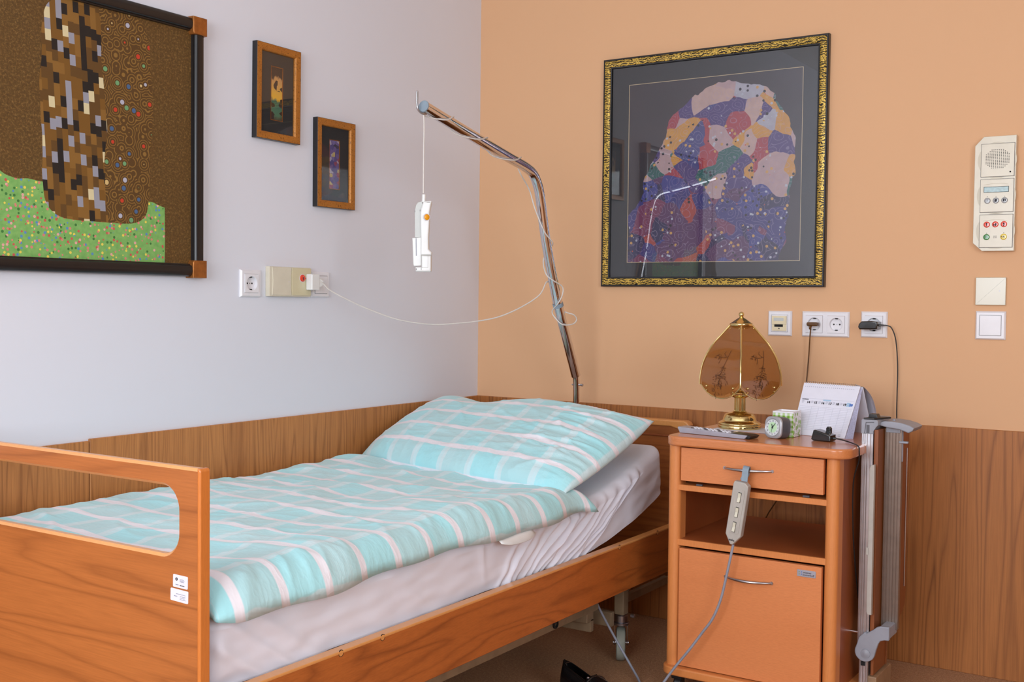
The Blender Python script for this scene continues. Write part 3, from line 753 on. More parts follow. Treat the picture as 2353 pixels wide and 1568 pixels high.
# folded tray mechanism on the right side
mb = MB()
mb.box((1.6395, -0.560, 0.168), (1.6705, -0.505, 0.767), 0.001, 1)
for x in (1.6435, 1.6485, 1.6545, 1.6635): mb.cyl((x, -0.5602, 0.168), (x, -0.5602, 0.766), 0.0014, n=8)
mb.box((1.6445, -0.557, 0.060), (1.668, -0.508, 0.168), 0.001, 1)
for x in (1.648, 1.6555, 1.6635): mb.cyl((x, -0.5572, 0.062), (x, -0.5572, 0.168), 0.0016, n=8)
post = obj('lifting_post', mb, M['alu'], cab)
mb = MB(); mb.box((1.651, -0.5615, 0.142), (1.6605, -0.556, 0.153)); obj('dark_slot', mb, M['dark_hole'], post)
mb = MB()
mb.prism([(1.638, 0.766), (1.6712, 0.766), (1.6712, 0.7745), (1.677, 0.784), (1.682, 0.790), (1.682, 0.800), (1.679, 0.804), (1.642, 0.805), (1.638, 0.802)], -0.5615, -0.43, 0.002, 2, axes='xzy')
capo = obj('post_cap', mb, M['grey_plastic'], cab)
mb = MB(); mb.prism([(1.6465, 0.766), (1.6500, 0.797), (1.672, 0.7985), (1.672, 0.7965), (1.6515, 0.795), (1.6485, 0.766)], -0.5622, -0.5612, axes='xzy'); mb.box((1.652, -0.5622, 0.768), (1.660, -0.5612, 0.790), 0.0003, 1)
obj('cap_groove', mb, M['clock_dark'], capo)
mb = MB(); mb.prism([(1.645, -0.566), (1.672, -0.562), (1.700, -0.50), (1.662, -0.50)], 0.8045, 0.809, 0.001, 1)
mb.prism([(1.652, 0.808), (1.655, 0.818), (1.674, 0.818), (1.678, 0.808)], -0.548, -0.520, 0.0015, 2, axes='xzy')
obj('release_button', mb, M['black'], capo)
mb = MB(); mb.prism([(1.6725, 0.300), (1.676, 0.292), (1.6855, 0.292), (1.6855, 0.690), (1.676, 0.688), (1.6725, 0.680)], -0.600, -0.585, 0.002, 2, axes='xzy')
mb.box((1.668, -0.60, 0.45), (1.676, -0.56, 0.47), 0.001, 1)
tag(obj('grip_bar', mb, M['grey_light'], post), 'pale satin grip bar')
mb = MB()
mb.prism([(-0.565, 0.205), (-0.565, 0.778), (-0.24, 0.778), (-0.235, 0.76), (-0.235, 0.275), (-0.243, 0.245), (-0.27, 0.225), (-0.32, 0.215), (-0.40, 0.205)], 1.6735, 1.685, 0.002, 2, axes='yzx')
tray = obj('tray_board', mb, M['tray'], cab)
mb = MB(); mb.prism([(-0.545, 0.115), (-0.545, 0.21), (-0.425, 0.21), (-0.425, 0.115)], 1.672, 1.680, 0.001, 1, axes='yzx'); mb.cyl((1.682, -0.425, 0.115), (1.682, -0.425, 0.21), 0.0016, n=8)
obj('lower_panel', mb, M['tray'], cab)
mb = MB(); mb.box((1.660, -0.55, 0.03), (1.690, -0.40, 0.113), 0.004); mb.cyl((1.690, -0.49, 0.05), (1.694, -0.49, 0.05), 0.012, n=20)
mb.box((1.672, -0.552, 0.056), (1.686, -0.549, 0.082), 0.001, 1)
ft = obj('foot_bracket', mb, M['foot_beige'], cab)
mb = MB(); mb.lathe([(0, -0.011), (0.022, -0.011), (0.026, -0.008), (0.026, 0.008), (0.022, 0.011), (0, 0.011)], (1.676, -0.46, 0.026), (1, 0.1, 0), 24); obj('wheel', mb, M['black'], ft)
mb = MB()
pts = [(1.6885, -0.510), (1.7315, -0.510), (1.7315, -0.493), (1.6885, -0.493)]
mb.prism(pts, 0.238, 0.778, 0.002, 2)
for i, x in enumerate((1.692, 1.700, 1.708, 1.716, 1.724)): mb.cyl((x, -0.5102, 0.24), (x, -0.5102, 0.776), 0.0013 if i % 2 else 0.0009, n=8)
arm = obj('support_arm', mb, M['alu_warm'], cab)
mb = MB()
o = [(1.676, 0.794), (1.680, 0.787), (1.700, 0.783), (1.730, 0.780), (1.742, 0.776), (1.754, 0.772), (1.764, 0.778), (1.768, 0.786), (1.757, 0.792), (1.735, 0.798), (1.710, 0.800), (1.690, 0.800)]
mb.prism(o, -0.535, -0.440, 0.003, 3, axes='xzy'); mb.box((1.690, -0.512, 0.768), (1.728, -0.490, 0.785), 0.002)
mb.cyl((1.708, -0.50, 0.800), (1.708, -0.50, 0.803), 0.004, n=12)
ac = obj('arm_cap', mb, M['grey_plastic'], arm)
mb = MB(); mb.box((1.7245, -0.506, 0.690), (1.7335, -0.496, 0.775), 0.003); mb.box((1.724, -0.512, 0.741), (1.748, -0.500, 0.747), 0.002); obj('lever', mb, M['grey_plastic'], arm)
mb = MB(); mb.cyl((1.6862, -0.262, 0.30), (1.6862, -0.262, 0.70), 0.0022, n=8); tag(obj('edge_rod', mb, M['steel'], tray), 'thin metal rod')
mb = MB()
# curved grey bracket: round boss at the bottom, neck rising right into a clip round the arm
out = []
cx, cz, R = 1.6635, 0.1835, 0.0265
for i in range(15): a = math.radians(150+i*(345-150)/14); out.append((cx+R*math.cos(a), cz+R*math.sin(a)))
out += [(1.6935, 0.194), (1.6985, 0.211), (1.704, 0.2195), (1.7145, 0.223), (1.7245, 0.2235), (1.7265, 0.226), (1.7265, 0.258), (1.7245, 0.260), (1.705, 0.259), (1.694, 0.255), (1.684, 0.246), (1.6735, 0.2385), (1.6665, 0.2335), (1.6625, 0.236), (1.6575, 0.232), (1.648, 0.222)]
mb.prism(out, -0.575, -0.562, 0.003, 3, axes='xzy'); mb.box((1.700, -0.566, 0.226), (1.7265, -0.492, 0.258), 0.004)
br = obj('swivel_bracket', mb, M['grey_plastic'], cab)
mb = MB(); mb.lathe([(0.0125, 0), (0.012, 0.002), (0.009, 0.0025), (0.006, 0.004), (0, 0.005)], (1.6665, -0.575, 0.180), (0, -1, 0), 24); obj('knob', mb, M['grey_plastic'], br)
mb = MB(); mb.cyl((1.615, -0.550, 0.2275), (1.6395, -0.550, 0.2275), 0.0045, n=16); tag(obj('towel_rod', mb, M['chrome'], cab), 'short chrome rod')

# ------------------------------------------------------------------ bed hand control hanging on the drawer handle
def kp(x, y): return (1.380+(x-1709)*0.00122+(y-1103)*0.00003, 0.639-(y-1103)*0.001205-(x-1709)*0.00008)
ctl = thing('bed_hand_control', 'grey three-button bed control hanging by its strap from the drawer handle', 'remote control', (1.37, -0.75, 0.46), world=True)
mb = MB()
body = [kp(*p) for p in ((1694, 1106), (1718, 1107), (1725, 1114), (1725, 1120), (1707, 1228), (1688, 1249), (1682, 1249), (1672, 1226), (1691, 1112))]
mb.prism(body, -0.757, -0.734, 0.003, 3, axes='xzy')
cb = obj('control_body', mb, M['grey_light'], ctl)
mb = MB(); pl = [kp(*p) for p in ((1699, 1123), (1717, 1124), (1718, 1130), (1702, 1222), (1698, 1224), (1681, 1222), (1680, 1216), (1696, 1126))]
mb.prism(pl, -0.7582, -0.7565, 0.0006, 2, axes='xzy'); obj('face_plate', mb, M['grey_light'], cb)
for (x, y) in ((1705.3, 1141), (1699.3, 1174.5), (1692.8, 1208)):
    X, Z = kp(x, y); tl = 0.165
    mb = MB(); mb.T = Matrix.Translation((X, 0, Z)) @ Matrix.Rotation(tl, 4, 'Y')
    mb.box((-0.0045, -0.7590, -0.0140), (0.0045, -0.7578, 0.0140), 0.0003, 1); mb.mi = 1
    mb.prism([(-0.7580, -0.0128), (-0.7625, -0.0122), (-0.7605, -0.001), (-0.7605, 0.001), (-0.7625, 0.0122), (-0.7580, 0.0128)], -0.0038, 0.0038, 0.0004, 1, axes='yzx')
    tag(obj('rocker_button', mb, [M['dark_hole'], M['grey_key']], ctl), 'pale rocker button')
mb = MB(); X, Z = kp(1679, 1240)
mb.T = Matrix.Translation((X, -0.7572, Z)) @ Matrix.Rotation(0.13, 4, 'Y') @ Matrix.Rotation(PI/2, 4, 'X')
text_bm(mb, 'andra', 0.0085, Matrix.Translation((0.0005, 0, 0)) @ Matrix.Scale(0.85, 4, (1, 0, 0)), 0.0003, bold=0.0002); obj('lettering', mb, M['ink'], cb)
mb = MB()   # strap looped over the handle
A = [(1.3845, -0.744, 0.636), (1.386, -0.744, 0.655), (1.387, -0.742, 0.669), (1.386, -0.731, 0.675), (1.383, -0.719, 0.668), (1.378, -0.715, 0.650), (1.372, -0.722, 0.636)]
wd = Vector((0.0085, 0, -0.0008)); pp = catmull([Vector(a) for a in A], 5)
for i in range(len(pp)-1):
    nn = Vector((0, 1, 0)); t = (pp[i+1]-pp[i]).normalized(); nn = t.cross(wd).normalized()*0.0007
    t2 = (pp[min(i+2, len(pp)-1)]-pp[i+1]); n2 = (t2.cross(wd).normalized()*0.0007) if t2.length > 0 else nn
    a = [mb.V(pp[i]-wd-nn), mb.V(pp[i]+wd-nn), mb.V(pp[i]+wd+nn), mb.V(pp[i]-wd+nn)]; b = [mb.V(pp[i+1]-wd-n2), mb.V(pp[i+1]+wd-n2), mb.V(pp[i+1]+wd+n2), mb.V(pp[i+1]-wd+n2)]
    for k in range(4): mb.F([a[k], a[(k+1) % 4], b[(k+1) % 4], b[k]])
bmesh.ops.remove_doubles(mb.bm, verts=list(mb.bm.verts), dist=0.00005)
obj('strap', mb, M['strap'], ctl)
mb = MB()
mb.tube([(1.3570, -0.7455, 0.464), (1.3535, -0.7455, 0.445), (1.340, -0.745, 0.380), (1.325, -0.746, 0.312), (1.303, -0.748, 0.255), (1.275, -0.752, 0.212), (1.241, -0.758, 0.161), (1.200, -0.766, 0.104), (1.165, -0.775, 0.050), (1.140, -0.785, 0.016), (1.118, -0.785, 0.006), (1.085, -0.735, 0.006), (1.045, -0.665, 0.008), (1.000, -0.630, 0.035), (0.955, -0.624, 0.090), (0.918, -0.640, 0.160), (0.895, -0.660, 0.220), (0.885, -0.70, 0.30)], 0.0036, 12, 8)
obj('cable', mb, M['cable_grey'], ctl)

# ------------------------------------------------------------------ lamp
LX, LY, LZ = 1.240, -0.42, 0.7395
lamp = thing('table_lamp', 'brass table lamp with an amber glass panel shade, on the bedside cabinet', 'lamp', (LX, LY, LZ), world=True)
mb = MB()
mb.lathe([(0, 0), (0.0615, 0), (0.0625, 0.002), (0.0625, 0.0085), (0.0605, 0.0105), (0.0615, 0.012), (0.0625, 0.0145), (0.060, 0.018), (0.0535, 0.0205), (0.0495, 0.023), (0.0485, 0.027), (0.0475, 0.031), (0.0445, 0.038), (0.040, 0.043), (0.032, 0.0455), (0.026, 0.047), (0.022, 0.0485), (0.0195, 0.051), (0, 0.051)], (LX, LY, LZ), n=48)
base = obj('lamp_base', mb, M['brass'], lamp, smooth_angle=60)
mb = MB(); mb.cyl((LX, LY, LZ+0.05), (LX, LY, 0.838), 0.0150, n=32)
for k in range(14):
    a = 2*PI*k/14; mb.cyl((LX+0.0150*math.cos(a), LY+0.0150*math.sin(a), LZ+0.05), (LX+0.0150*math.cos(a), LY+0.0150*math.sin(a), 0.836), 0.0016, n=8)
mb.lathe([(0.0155, 0.829), (0.024, 0.833), (0.029, 0.840), (0.029, 0.846), (0.018, 0.850), (0, 0.852)], (LX, LY, 0), n=32); mb.cyl((LX, LY, 0.85), (LX, LY, 1.045), 0.003, n=10)
obj('column', mb, M['brass'], base, smooth_angle=60)
NPAN = 4; DA = 2*PI/NPAN
RP = [(0.031, 1.045), (0.0585, 1.013), (0.080, 0.988), (0.099, 0.956), (0.109, 0.931), (0.1145, 0.907), (0.117, 0.885), (0.1175, 0.868)]
rp = catmull([Vector((a, b, 0)) for a, b in RP], 4)
A0 = math.radians(-68.0)
def rib_pt(k, w, dr=0.0):
    x = w*(len(rp)-1); i = min(int(x), len(rp)-2); q = rp[i].lerp(rp[i+1], x-i); a = A0+k*DA; r = q.x+dr
    return Vector((LX+r*math.cos(a), LY+r*math.sin(a), q.y))
def scal(u): return 0.037*(1-abs(2*u-1)**2.3)
def panel_pt(k, u, w, off=0.0):
    p = rib_pt(k, w).lerp(rib_pt(k+1, w), u)
    e = max(0, (w-0.86)/0.14); p.z -= scal(u)*e; p -= Vector((p.x-LX, p.y-LY, 0))*0.02*e
    am = A0+(k+0.5)*DA
    return p+Vector((math.cos(am), math.sin(am), 0.15))*off
def schlick(t, f0):
    lw = t.n('ShaderNodeLayerWeight'); lw.inputs[0].default_value = 0.5
    return t.math('ADD', t.math('MULTIPLY', t.math('POWER', lw.outputs['Facing'], 5.0), 1-f0), f0)
def glass_amber():
    t = NT('amber_shade_glass'); tr = t.n('ShaderNodeBsdfTransparent'); v = t.coord(); nn = t.noise(v, 9, 2)
    t.l(t.mix(nn, (0.70, 0.50, 0.25, 1), (0.82, 0.63, 0.36, 1)), tr.inputs[0])
    t.base(rgb(158, 98, 44)); t.set(Roughness=0.2)
    mx = t.n('ShaderNodeMixShader'); mx.inputs[0].default_value = 0.6
    gl = t.n('ShaderNodeBsdfGlossy'); gl.inputs['Roughness'].default_value = 0.04
    m2 = t.n('ShaderNodeMixShader'); t.l(schlick(t, 0.05), m2.inputs[0])
    t.l(tr.outputs[0], mx.inputs[1]); t.l(t.b.outputs[0], mx.inputs[2]); t.l(mx.outputs[0], m2.inputs[1]); t.l(gl.outputs[0], m2.inputs[2]); t.l(m2.outputs[0], t.out.inputs[0])
    return t.m
M['amber'] = glass_amber(); M['etch'] = plain('brown_flower_print', rgb(70, 38, 16), 0.6, var=0)
for k in range(NPAN):
    mb = MB(); mb.grid(lambda i, j: panel_pt(k, 0.02+0.96*i/14, j/24), 15, 25)
    mb.mi = 1
    rnd = random.Random(3)
    def stroke(P, r=0.00055): mb.tube([panel_pt(k, a, b, 0.0012) for a, b in P], r, 5)
    stroke([(0.70, 0.36), (0.66, 0.42), (0.62, 0.50), (0.58, 0.58), (0.55, 0.66), (0.50, 0.76)])
    stroke([(0.66, 0.44), (0.52, 0.46), (0.42, 0.45), (0.34, 0.43)]); stroke([(0.60, 0.45), (0.52, 0.40), (0.56, 0.37)]); stroke([(0.46, 0.46), (0.44, 0.52), (0.42, 0.56)])
    for cx_, cy_, n_, R_ in ((0.50, 0.84, 46, 0.13), (0.50, 0.74, 18, 0.08), (0.36, 0.44, 12, 0.06), (0.55, 0.64, 12, 0.06), (0.42, 0.92, 20, 0.11)):
        for q in range(n_):
            a = rnd.random()*2*PI; r_ = R_*math.sqrt(rnd.random()); x0 = cx_+r_*math.cos(a)*1.4; y0 = cy_+r_*math.sin(a)*0.7; b = rnd.random()*PI; l_ = 0.018+0.022*rnd.random()
            stroke([(x0, y0), (x0+l_*math.cos(b)*0.8, y0+l_*math.sin(b)*0.5+0.004), (x0+l_*math.cos(b)*1.4, y0+l_*math.sin(b)*0.9)], 0.0005)
    mb.mi = 2
    for uu in (0.20, 0.86): c = panel_pt(k, uu, 0.055); mb.sphere(c, 0.0028, 8)
    tag(obj('glass_panel', mb, [M['amber'], M['etch'], M['brass']], lamp, normals=False), 'amber glass panel with a printed flower spray')
for k in range(NPAN):
    mb = MB(); mb.tube([rib_pt(k, j/20, 0.0008) for j in range(21)], 0.0029, 10); obj('rib', mb, M['brass'], lamp)
mb = MB(); rim = []
for k in range(NPAN):
    for i in range(12): p = panel_pt(k, i/12, 1.0); rim.append(p)
rim.append(rim[0]); mb.tube(rim, 0.0017, 8, cap=False)
for k in range(NPAN):
    for uu in (0.17, 0.83): mb.sphere(panel_pt(k, uu, 0.93, 0.002), 0.0036, 10); mb.sphere(panel_pt(k, uu, 0.975, 0.002), 0.0026, 8)
obj('rim_wire', mb, M['brass'], lamp)
mb = MB(); mb.lathe([(0.030, 1.043), (0.0335, 1.0435), (0.0345, 1.047), (0.0335, 1.050), (0.031, 1.051), (0.024, 1.056), (0.014, 1.063), (0.007, 1.067), (0.005, 1.070), (0.0065, 1.0715), (0.0085, 1.0765), (0.0065, 1.0815), (0.003, 1.084), (0, 1.0845)], (LX, LY, 0), n=32)
obj('finial_cap', mb, M['brass'], lamp, smooth_angle=60)
mb = MB()
mb.tube([(1.3235, -0.035, 1.040), (1.3190, -0.030, 1.005), (1.314, -0.022, 0.950), (1.308, -0.020, 0.870), (1.300, -0.030, 0.740), (1.290, -0.045, 0.62), (1.262, -0.055, 0.53), (1.230, -0.060, 0.471), (1.205, -0.060, 0.43), (1.180, -0.060, 0.387), (1.150, -0.09, 0.37), (1.125, -0.15, 0.45), (1.120, -0.20, 0.60), (1.135, -0.218, 0.700), (1.155, -0.225, 0.740), (1.153, -0.27, 0.7425), (1.150, -0.34, 0.7425), (1.163, -0.395, 0.7425), (1.182, -0.415, 0.7425)], 0.0022, 8, 8)
obj('power_cord', mb, M['cable_brown'], lamp)
mb = MB(); mb.box((1.309, -0.040, 1.0395), (1.345, -0.016, 1.0515), 0.004, 3); mb.cyl((1.322, -0.034, 1.040), (1.322, -0.042, 1.030), 0.0045, 0.003, n=12); obj('plug', mb, M['cable_brown'], lamp)

# ------------------------------------------------------------------ small things on the cabinet
ZT = 0.7386
mb = MB(); mb.T = Matrix.Translation((1.28, -0.44, ZT)) @ Matrix.Rotation(-0.06, 4, 'Z')
mb.prism(rrect(-0.095, -0.055, 0.095, 0.07, 0.002), 0, 0.0008)
pa = obj('paper_sheet', mb, M['paper']); tag(pa, 'white paper lying beneath the brass lamp', 'paper')
# silver remote control
rc = thing('remote_control', 'long silver remote control with a black end, in front of the lamp', 'remote control', (1.252, -0.628, ZT), rot=(0, 0, math.radians(-9)))
mb = MB()
mb.prism([(-0.112, 0.014), (-0.110, 0.017), (0.112, 0.0105), (0.112, 0.007), (0.105, 0), (-0.104, 0)], -0.024, 0.024, 0.002, 2, axes='xzy'); rb = obj('casing', mb, M['silver'], rc)
mb = MB(); mb.prism([(0.060, 0.0130), (0.112, 0.0112), (0.124, 0.009), (0.118, 0.001), (0.108, 0.0005), (0.100, 0.008), (0.060, 0.0095)], -0.020, 0.027, 0.002, 2, axes='xzy'); tag(obj('end_window', mb, M['black'], rc), 'black glossy end')
for i in range(11):
    for j in range(3):
        x = -0.068+i*0.0115; mb = MB(); mb.prism(rrect(x-0.0036, -0.014+j*0.012-0.003, x+0.0036, -0.014+j*0.012+0.003, 0.0012, 3), 0.013-(x+0.07)*0.02, 0.0175-(x+0.07)*0.028, 0.0007, 1)
        obj('key', mb, M['label'] if (i+j) % 4 else M['clock_dark'], rc)
# alarm clock
ck = thing('alarm_clock', 'small silver alarm clock with a pale green dial, before the patterned cube pot', 'clock', (1.4085, -0.600, ZT), rot=(math.radians(-4), 0, math.radians(-19)))
def sq(rx, n=40, p=3.4): return [(rx*math.copysign(abs(math.cos(2*PI*i/n))**(2/p), math.cos(2*PI*i/n)), rx*math.copysign(abs(math.sin(2*PI*i/n))**(2/p), math.sin(2*PI*i/n))) for i in range(n)]
def szone(mb, rings, cz=0.0305):
    """loft of superellipses: (radius, y)"""
    R_ = []
    for r_, y in rings: R_.append([mb.V((a, y, cz+b*1.04)) for a, b in sq(r_)])
    for q, w in zip(R_, R_[1:]):
        for i in range(40): mb.F([q[i], q[(i+1) % 40], w[(i+1) % 40], w[i]])
    mb.F(R_[0]); mb.F(list(reversed(R_[-1])))
mb = MB(); szone(mb, [(0.026, 0.040), (0.0285, 0.036), (0.0290, 0.020), (0.0290, 0.003)]); cbo = obj('case', mb, M['clock_dark'], ck, smooth_angle=50)
mb = MB(); szone(mb, [(0.0290, 0.003), (0.0294, 0.0), (0.0280, -0.003), (0.0255, -0.0038)]); mb.lathe([(0.0245, 0), (0.0245, 0.002), (0.0228, 0.0012), (0.0222, -0.002)], (0, -0.0036, 0.0305), (0, -1, 0), 40); obj('bezel', mb, M['clock_grey'], ck, smooth_angle=50)
mb = MB(); mb.cyl((0, -0.0030, 0.0305), (0, -0.0041, 0.0305), 0.0226, n=40)
dl = obj('dial', mb, M['dial'], ck)
mb = MB(); mb.cyl((0, -0.0040, 0.0305), (0, -0.0044, 0.0305), 0.0145, n=36); tag(obj('dial_centre', mb, M['glow_green'], dl), 'pale green centre of the dial')
mb = MB()
for h in range(1, 13):
    a = PI/2-h*PI/6; text_bm(mb, str(h), 0.0062, Matrix.Translation((0.0182*math.cos(a), -0.0044, 0.0305+0.0182*math.sin(a)-0.0022)) @ Matrix.Rotation(PI/2, 4, 'X'), 0.0001, 'CENTER')
obj('numerals', mb, M['ink'], dl)
def hand(a_deg, L, w, nm, y=-0.0050):
    mb = MB(); a = math.radians(90-a_deg); d = Vector((math.cos(a), 0, math.sin(a))); p = Vector((0, y, 0.0305)); mb.tube([p-d*0.003, p+d*L], lambda k: w*(1-0.5*k), 6); obj(nm, mb, M['ink'], dl)
hand(-18, 0.010, 0.0016, 'hour_hand'); hand(38, 0.0155, 0.0013, 'minute_hand'); hand(192, 0.0175, 0.0006, 'second_hand', -0.0056)
mb = MB(); mb.cyl((0, -0.0042, 0.0305), (0, -0.0062, 0.0305), 0.0022, n=14); obj('hand_hub', mb, M['ink'], dl)
# green patterned cube
def cube_print():
    t = NT('green_print_ceramic'); v = t.coord()
    sep = t.n('ShaderNodeSeparateXYZ'); t.l(v, sep.inputs[0]); x, y, z = sep.outputs
    def st(c, per):
        fr = t.math('FRACT', t.math('DIVIDE', c, per)); return t.math('LESS_THAN', fr, 0.5)
    a = st(t.math('ADD', x, 1.0), 0.0135); b = st(t.math('ADD', z, 1.0), 0.0135)
    gi = t.math('MULTIPLY', t.math('ADD', a, b), 0.5)
    ging = t.ramp(gi, [(0.0, rgb(228, 230, 226)), (0.25, rgb(182, 202, 146)), (0.75, rgb(112, 160, 40))], 'CONSTANT')
    vo = t.voro(v, 62, 'Distance'); fl = t.math('LESS_THAN', vo, 0.40); nz = t.noise(v, 60, 2)
    vo2 = t.voro(v, 130, 'Distance'); fl2 = t.math('LESS_THAN', vo2, 0.30)
    leaf = t.mix(fl, rgb(232, 230, 232), t.mix(nz, rgb(124, 172, 50), rgb(150, 176, 84)))
    leaf = t.mix(t.math('MULTIPLY', fl2, 0.6), leaf, rgb(150, 160, 70))
    geo = t.n('ShaderNodeNewGeometry'); sn = t.n('ShaderNodeSeparateXYZ'); t.l(geo.outputs['True Normal'], sn.inputs[0])
    fx = t.math('GREATER_THAN', t.math('ABSOLUTE', sn.outputs[0]), 0.6); fz = t.math('GREATER_THAN', sn.outputs[2], 0.5)
    t.base(t.mix(fz, t.mix(fx, ging, leaf), rgb(228, 228, 232))); t.set(Roughness=0.3); return t.m
M['cubeprint'] = cube_print()
cu = thing('cube_pot', 'square white pot with green gingham and leaf print, between the clock and the calendar', 'pot', (1.4175, -0.5155, ZT))
mb = MB(); w, h = 0.0305, 0.067
mb.prism(rrect(-w, -0.033, w, 0.033, 0.003, 4), 0, h, 0.0012, 2); obj('outer_wall', mb, M['cubeprint'], cu)
mb = MB()
o1 = rrect(-w, -0.033, w, 0.033, 0.003, 4); i1 = rrect(-w+0.003, -0.030, w-0.003, 0.030, 0.002, 4)
a = [mb.V((p[0], p[1], h)) for p in o1]; b = [mb.V((p[0], p[1], h+0.004)) for p in o1]; c = [mb.V((p[0], p[1], h+0.004)) for p in i1]; d = [mb.V((p[0], p[1], h+0.0005)) for p in i1]
for q, r_ in ((a, b), (b, c), (c, d)):
    for i in range(len(a)): mb.F([q[i], q[(i+1) % len(a)], r_[(i+1) % len(a)], r_[i]])
mb.F(d); tag(obj('rim', mb, M['white_plastic'], cu), 'white rim')
# desk calendar
cal = thing('desk_calendar', 'white spiral-bound tent calendar showing the week 14 to 20, next to the charging cradle', 'calendar', (1.50, -0.40, ZT), world=True)
BLc = Vector((1.416, -0.465, 0.7392)); BRc = Vector((1.572, -0.4865, 0.7392)); TLc = Vector((1.420, -0.380, 0.8810)); TRc = Vector((1.586, -0.3925, 0.8790))
ex = ((BRc-BLc).normalized()+(TRc-TLc).normalized()).normalized(); WC = 0.1605; HL = (TLc-BLc).length*0.5+(TRc-BRc).length*0.5
ez = (TLc-BLc).normalized()*0.5+(TRc-BRc).normalized()*0.5; ny = ez.cross(ex).normalized()    # ny points into the tent
F = Matrix(((ex.x, ny.x, ez.x, BLc.x), (ex.y, ny.y, ez.y, BLc.y), (ex.z, ny.z, ez.z, BLc.z), (0, 0, 0, 1)))
mb = MB()
def quad_slab(mb, a, b, c, d, t, off=0.0):
    n_ = (b-a).cross(d-a).normalized(); lo = [mb.V(p-n_*off) for p in (a, b, c, d)]; hi = [mb.V(p-n_*(off+t)) for p in (a, b, c, d)]
    mb.F(lo); mb.F(list(reversed(hi)))
    for k in range(4): mb.F([lo[k], hi[k], hi[(k+1) % 4], lo[(k+1) % 4]])
quad_slab(mb, BLc, BRc, TRc, TLc, 0.0025); blk = obj('page_block', mb, M['paper'], cal)
mb = MB()
for k in range(8):      # leaves fanned out at the right-hand edge
    o_ = k/7.0; b1 = BRc+Vector((0.016*o_, 0.014*o_, 0.0)); a1 = BLc+Vector((0.02, 0.016*o_+0.004, 0.0))
    quad_slab(mb, a1, b1, TRc+Vector((0.002*o_, 0.001, -0.004)), TLc+Vector((0.02, 0.001, -0.004)), 0.0004, 0.0030+0.0006*k)
obj('loose_leaves', mb, M['paper_edge'], cal, smooth_angle=30)
mb = MB(); bb = Vector((0.006, 0.006, -0.002))
quad_slab(mb, Vector((1.428, -0.292, 0.7392)), Vector((1.598, -0.304, 0.7392)), TRc+bb, TLc+bb, -0.0016); obj('back_board', mb, M['paper'], cal)
mb = MB()
for k in range(5):
    def leaf(i, j, k=k):
        u = i/6; w = j/16; top = TLc.lerp(TRc, u)+Vector((0.006, 0.008, -0.001)); bot = Vector((1.430, -0.268+0.004*k, 0.742)).lerp(Vector((1.602, -0.280+0.004*k, 0.742)), u)
        p = top.lerp(bot, w); p.y += (0.020+0.002*k)*math.sin(PI*w**0.8); p.x += 0.004*math.sin(PI*w); p.z += 0.012*math.sin(PI*w); return p
    mb.grid(leaf, 7, 17)
bmesh.ops.solidify(mb.bm, geom=list(mb.bm.faces), thickness=0.0004)
tag(obj('turned_leaves', mb, M['paper'], cal, smooth_angle=60), 'turned leaves bulging behind')
mb = MB(); N_ = 26
for k in range(N_-1):
    c_ = TLc.lerp(TRc, 0.045+0.86*k/(N_-2))+Vector((0.001, 0.0035, -0.0005))
    mb.tube([c_+Vector((0.0006*math.cos(t_), 0.0052*math.cos(t_), 0.0056*math.sin(t_))) for t_ in [q/12*2*PI for q in range(13)]], 0.0006, 5)
mb.cyl(TLc.lerp(TRc, 0.91)+Vector((0, 0.003, 0.003)), TLc.lerp(TRc, 0.985)+Vector((0, 0.003, 0.001)), 0.0015, n=8)
obj('spiral_binding', mb, M['steel'], cal)
nC = (BRc-BLc).cross(TLc-BLc).normalized()      # out of the front page
def on_page(mb, off=0.0004):
    """lay flat print (x across, y up, z depth, metres) onto the slanted front page"""
    for v in mb.bm.verts:
        a, b = v.co.x/WC, v.co.y/HL; v.co = BLc.lerp(BRc, a).lerp(TLc.lerp(TRc, a), b)+nC*(off+v.co.z)
    return mb
zr = HL*0.615; pit = 0.02115; xs0 = 0.0215
def TX(x, y): return Matrix.Translation((x, y, 0))
mb = MB(); text_bm(mb, 'DEZEMBER', 0.0040, TX(0.006, zr+0.010), 0.0001, bold=0.0001)
for i, t_ in enumerate(('14', '15', '16', '17', '18', '19')): text_bm(mb, t_, 0.0098, TX(xs0+i*pit, zr-0.001), 0.0001, bold=0.0003)
obj('printed_dates', on_page(mb, 0.0006), M['ink'], blk)
mb = MB(); text_bm(mb, '20', 0.0098, TX(xs0+6*pit-0.003, zr-0.001), 0.0001, bold=0.0006); tag(obj('printed_sunday', on_page(mb, 0.0008), M['ink_blue'], blk), 'blue number 20')
def fbox(mb, x0, x1, z0, z1, d=0.0002): mb.box((x0, z0, -0.0002), (x1, z1, d))
mb = MB(); fbox(mb, xs0+5.50*pit, xs0+6.0*pit, zr-0.003, zr+0.009); fbox(mb, 0.068, 0.090, zr+0.010, zr+0.0135); obj('tinted_fields', on_page(mb), M['ink_pale_blue'], blk)
for i in range(7):
    mb = MB(); x = xs0+(i-1)*pit+(0.0128 if i else 0.0065)
    for dz, w_ in ((0.0065, 0.006), (0.0035, 0.0070), (0.0005, 0.005)): fbox(mb, x, x+w_, zr+dz, zr+dz+0.0006)
    obj('day_note', on_page(mb), M['ink_grey'], blk)
for xa, xb in ((0.122, 0.132), (0.139, 0.146)):
    mb = MB()
    for dz in (0.0, 0.0022): fbox(mb, xa, xb, 0.010-dz*2, 0.011-dz*2)
    obj('footnote', on_page(mb), M['ink_grey'], blk)
mb = MB()
for i in range(15): fbox(mb, 0.004, 0.156, zr-0.011-i*0.0053, zr-0.0107-i*0.0053, 0.0001)
fbox(mb, 0.004, 0.156, zr+0.0143, zr+0.0147, 0.0001)
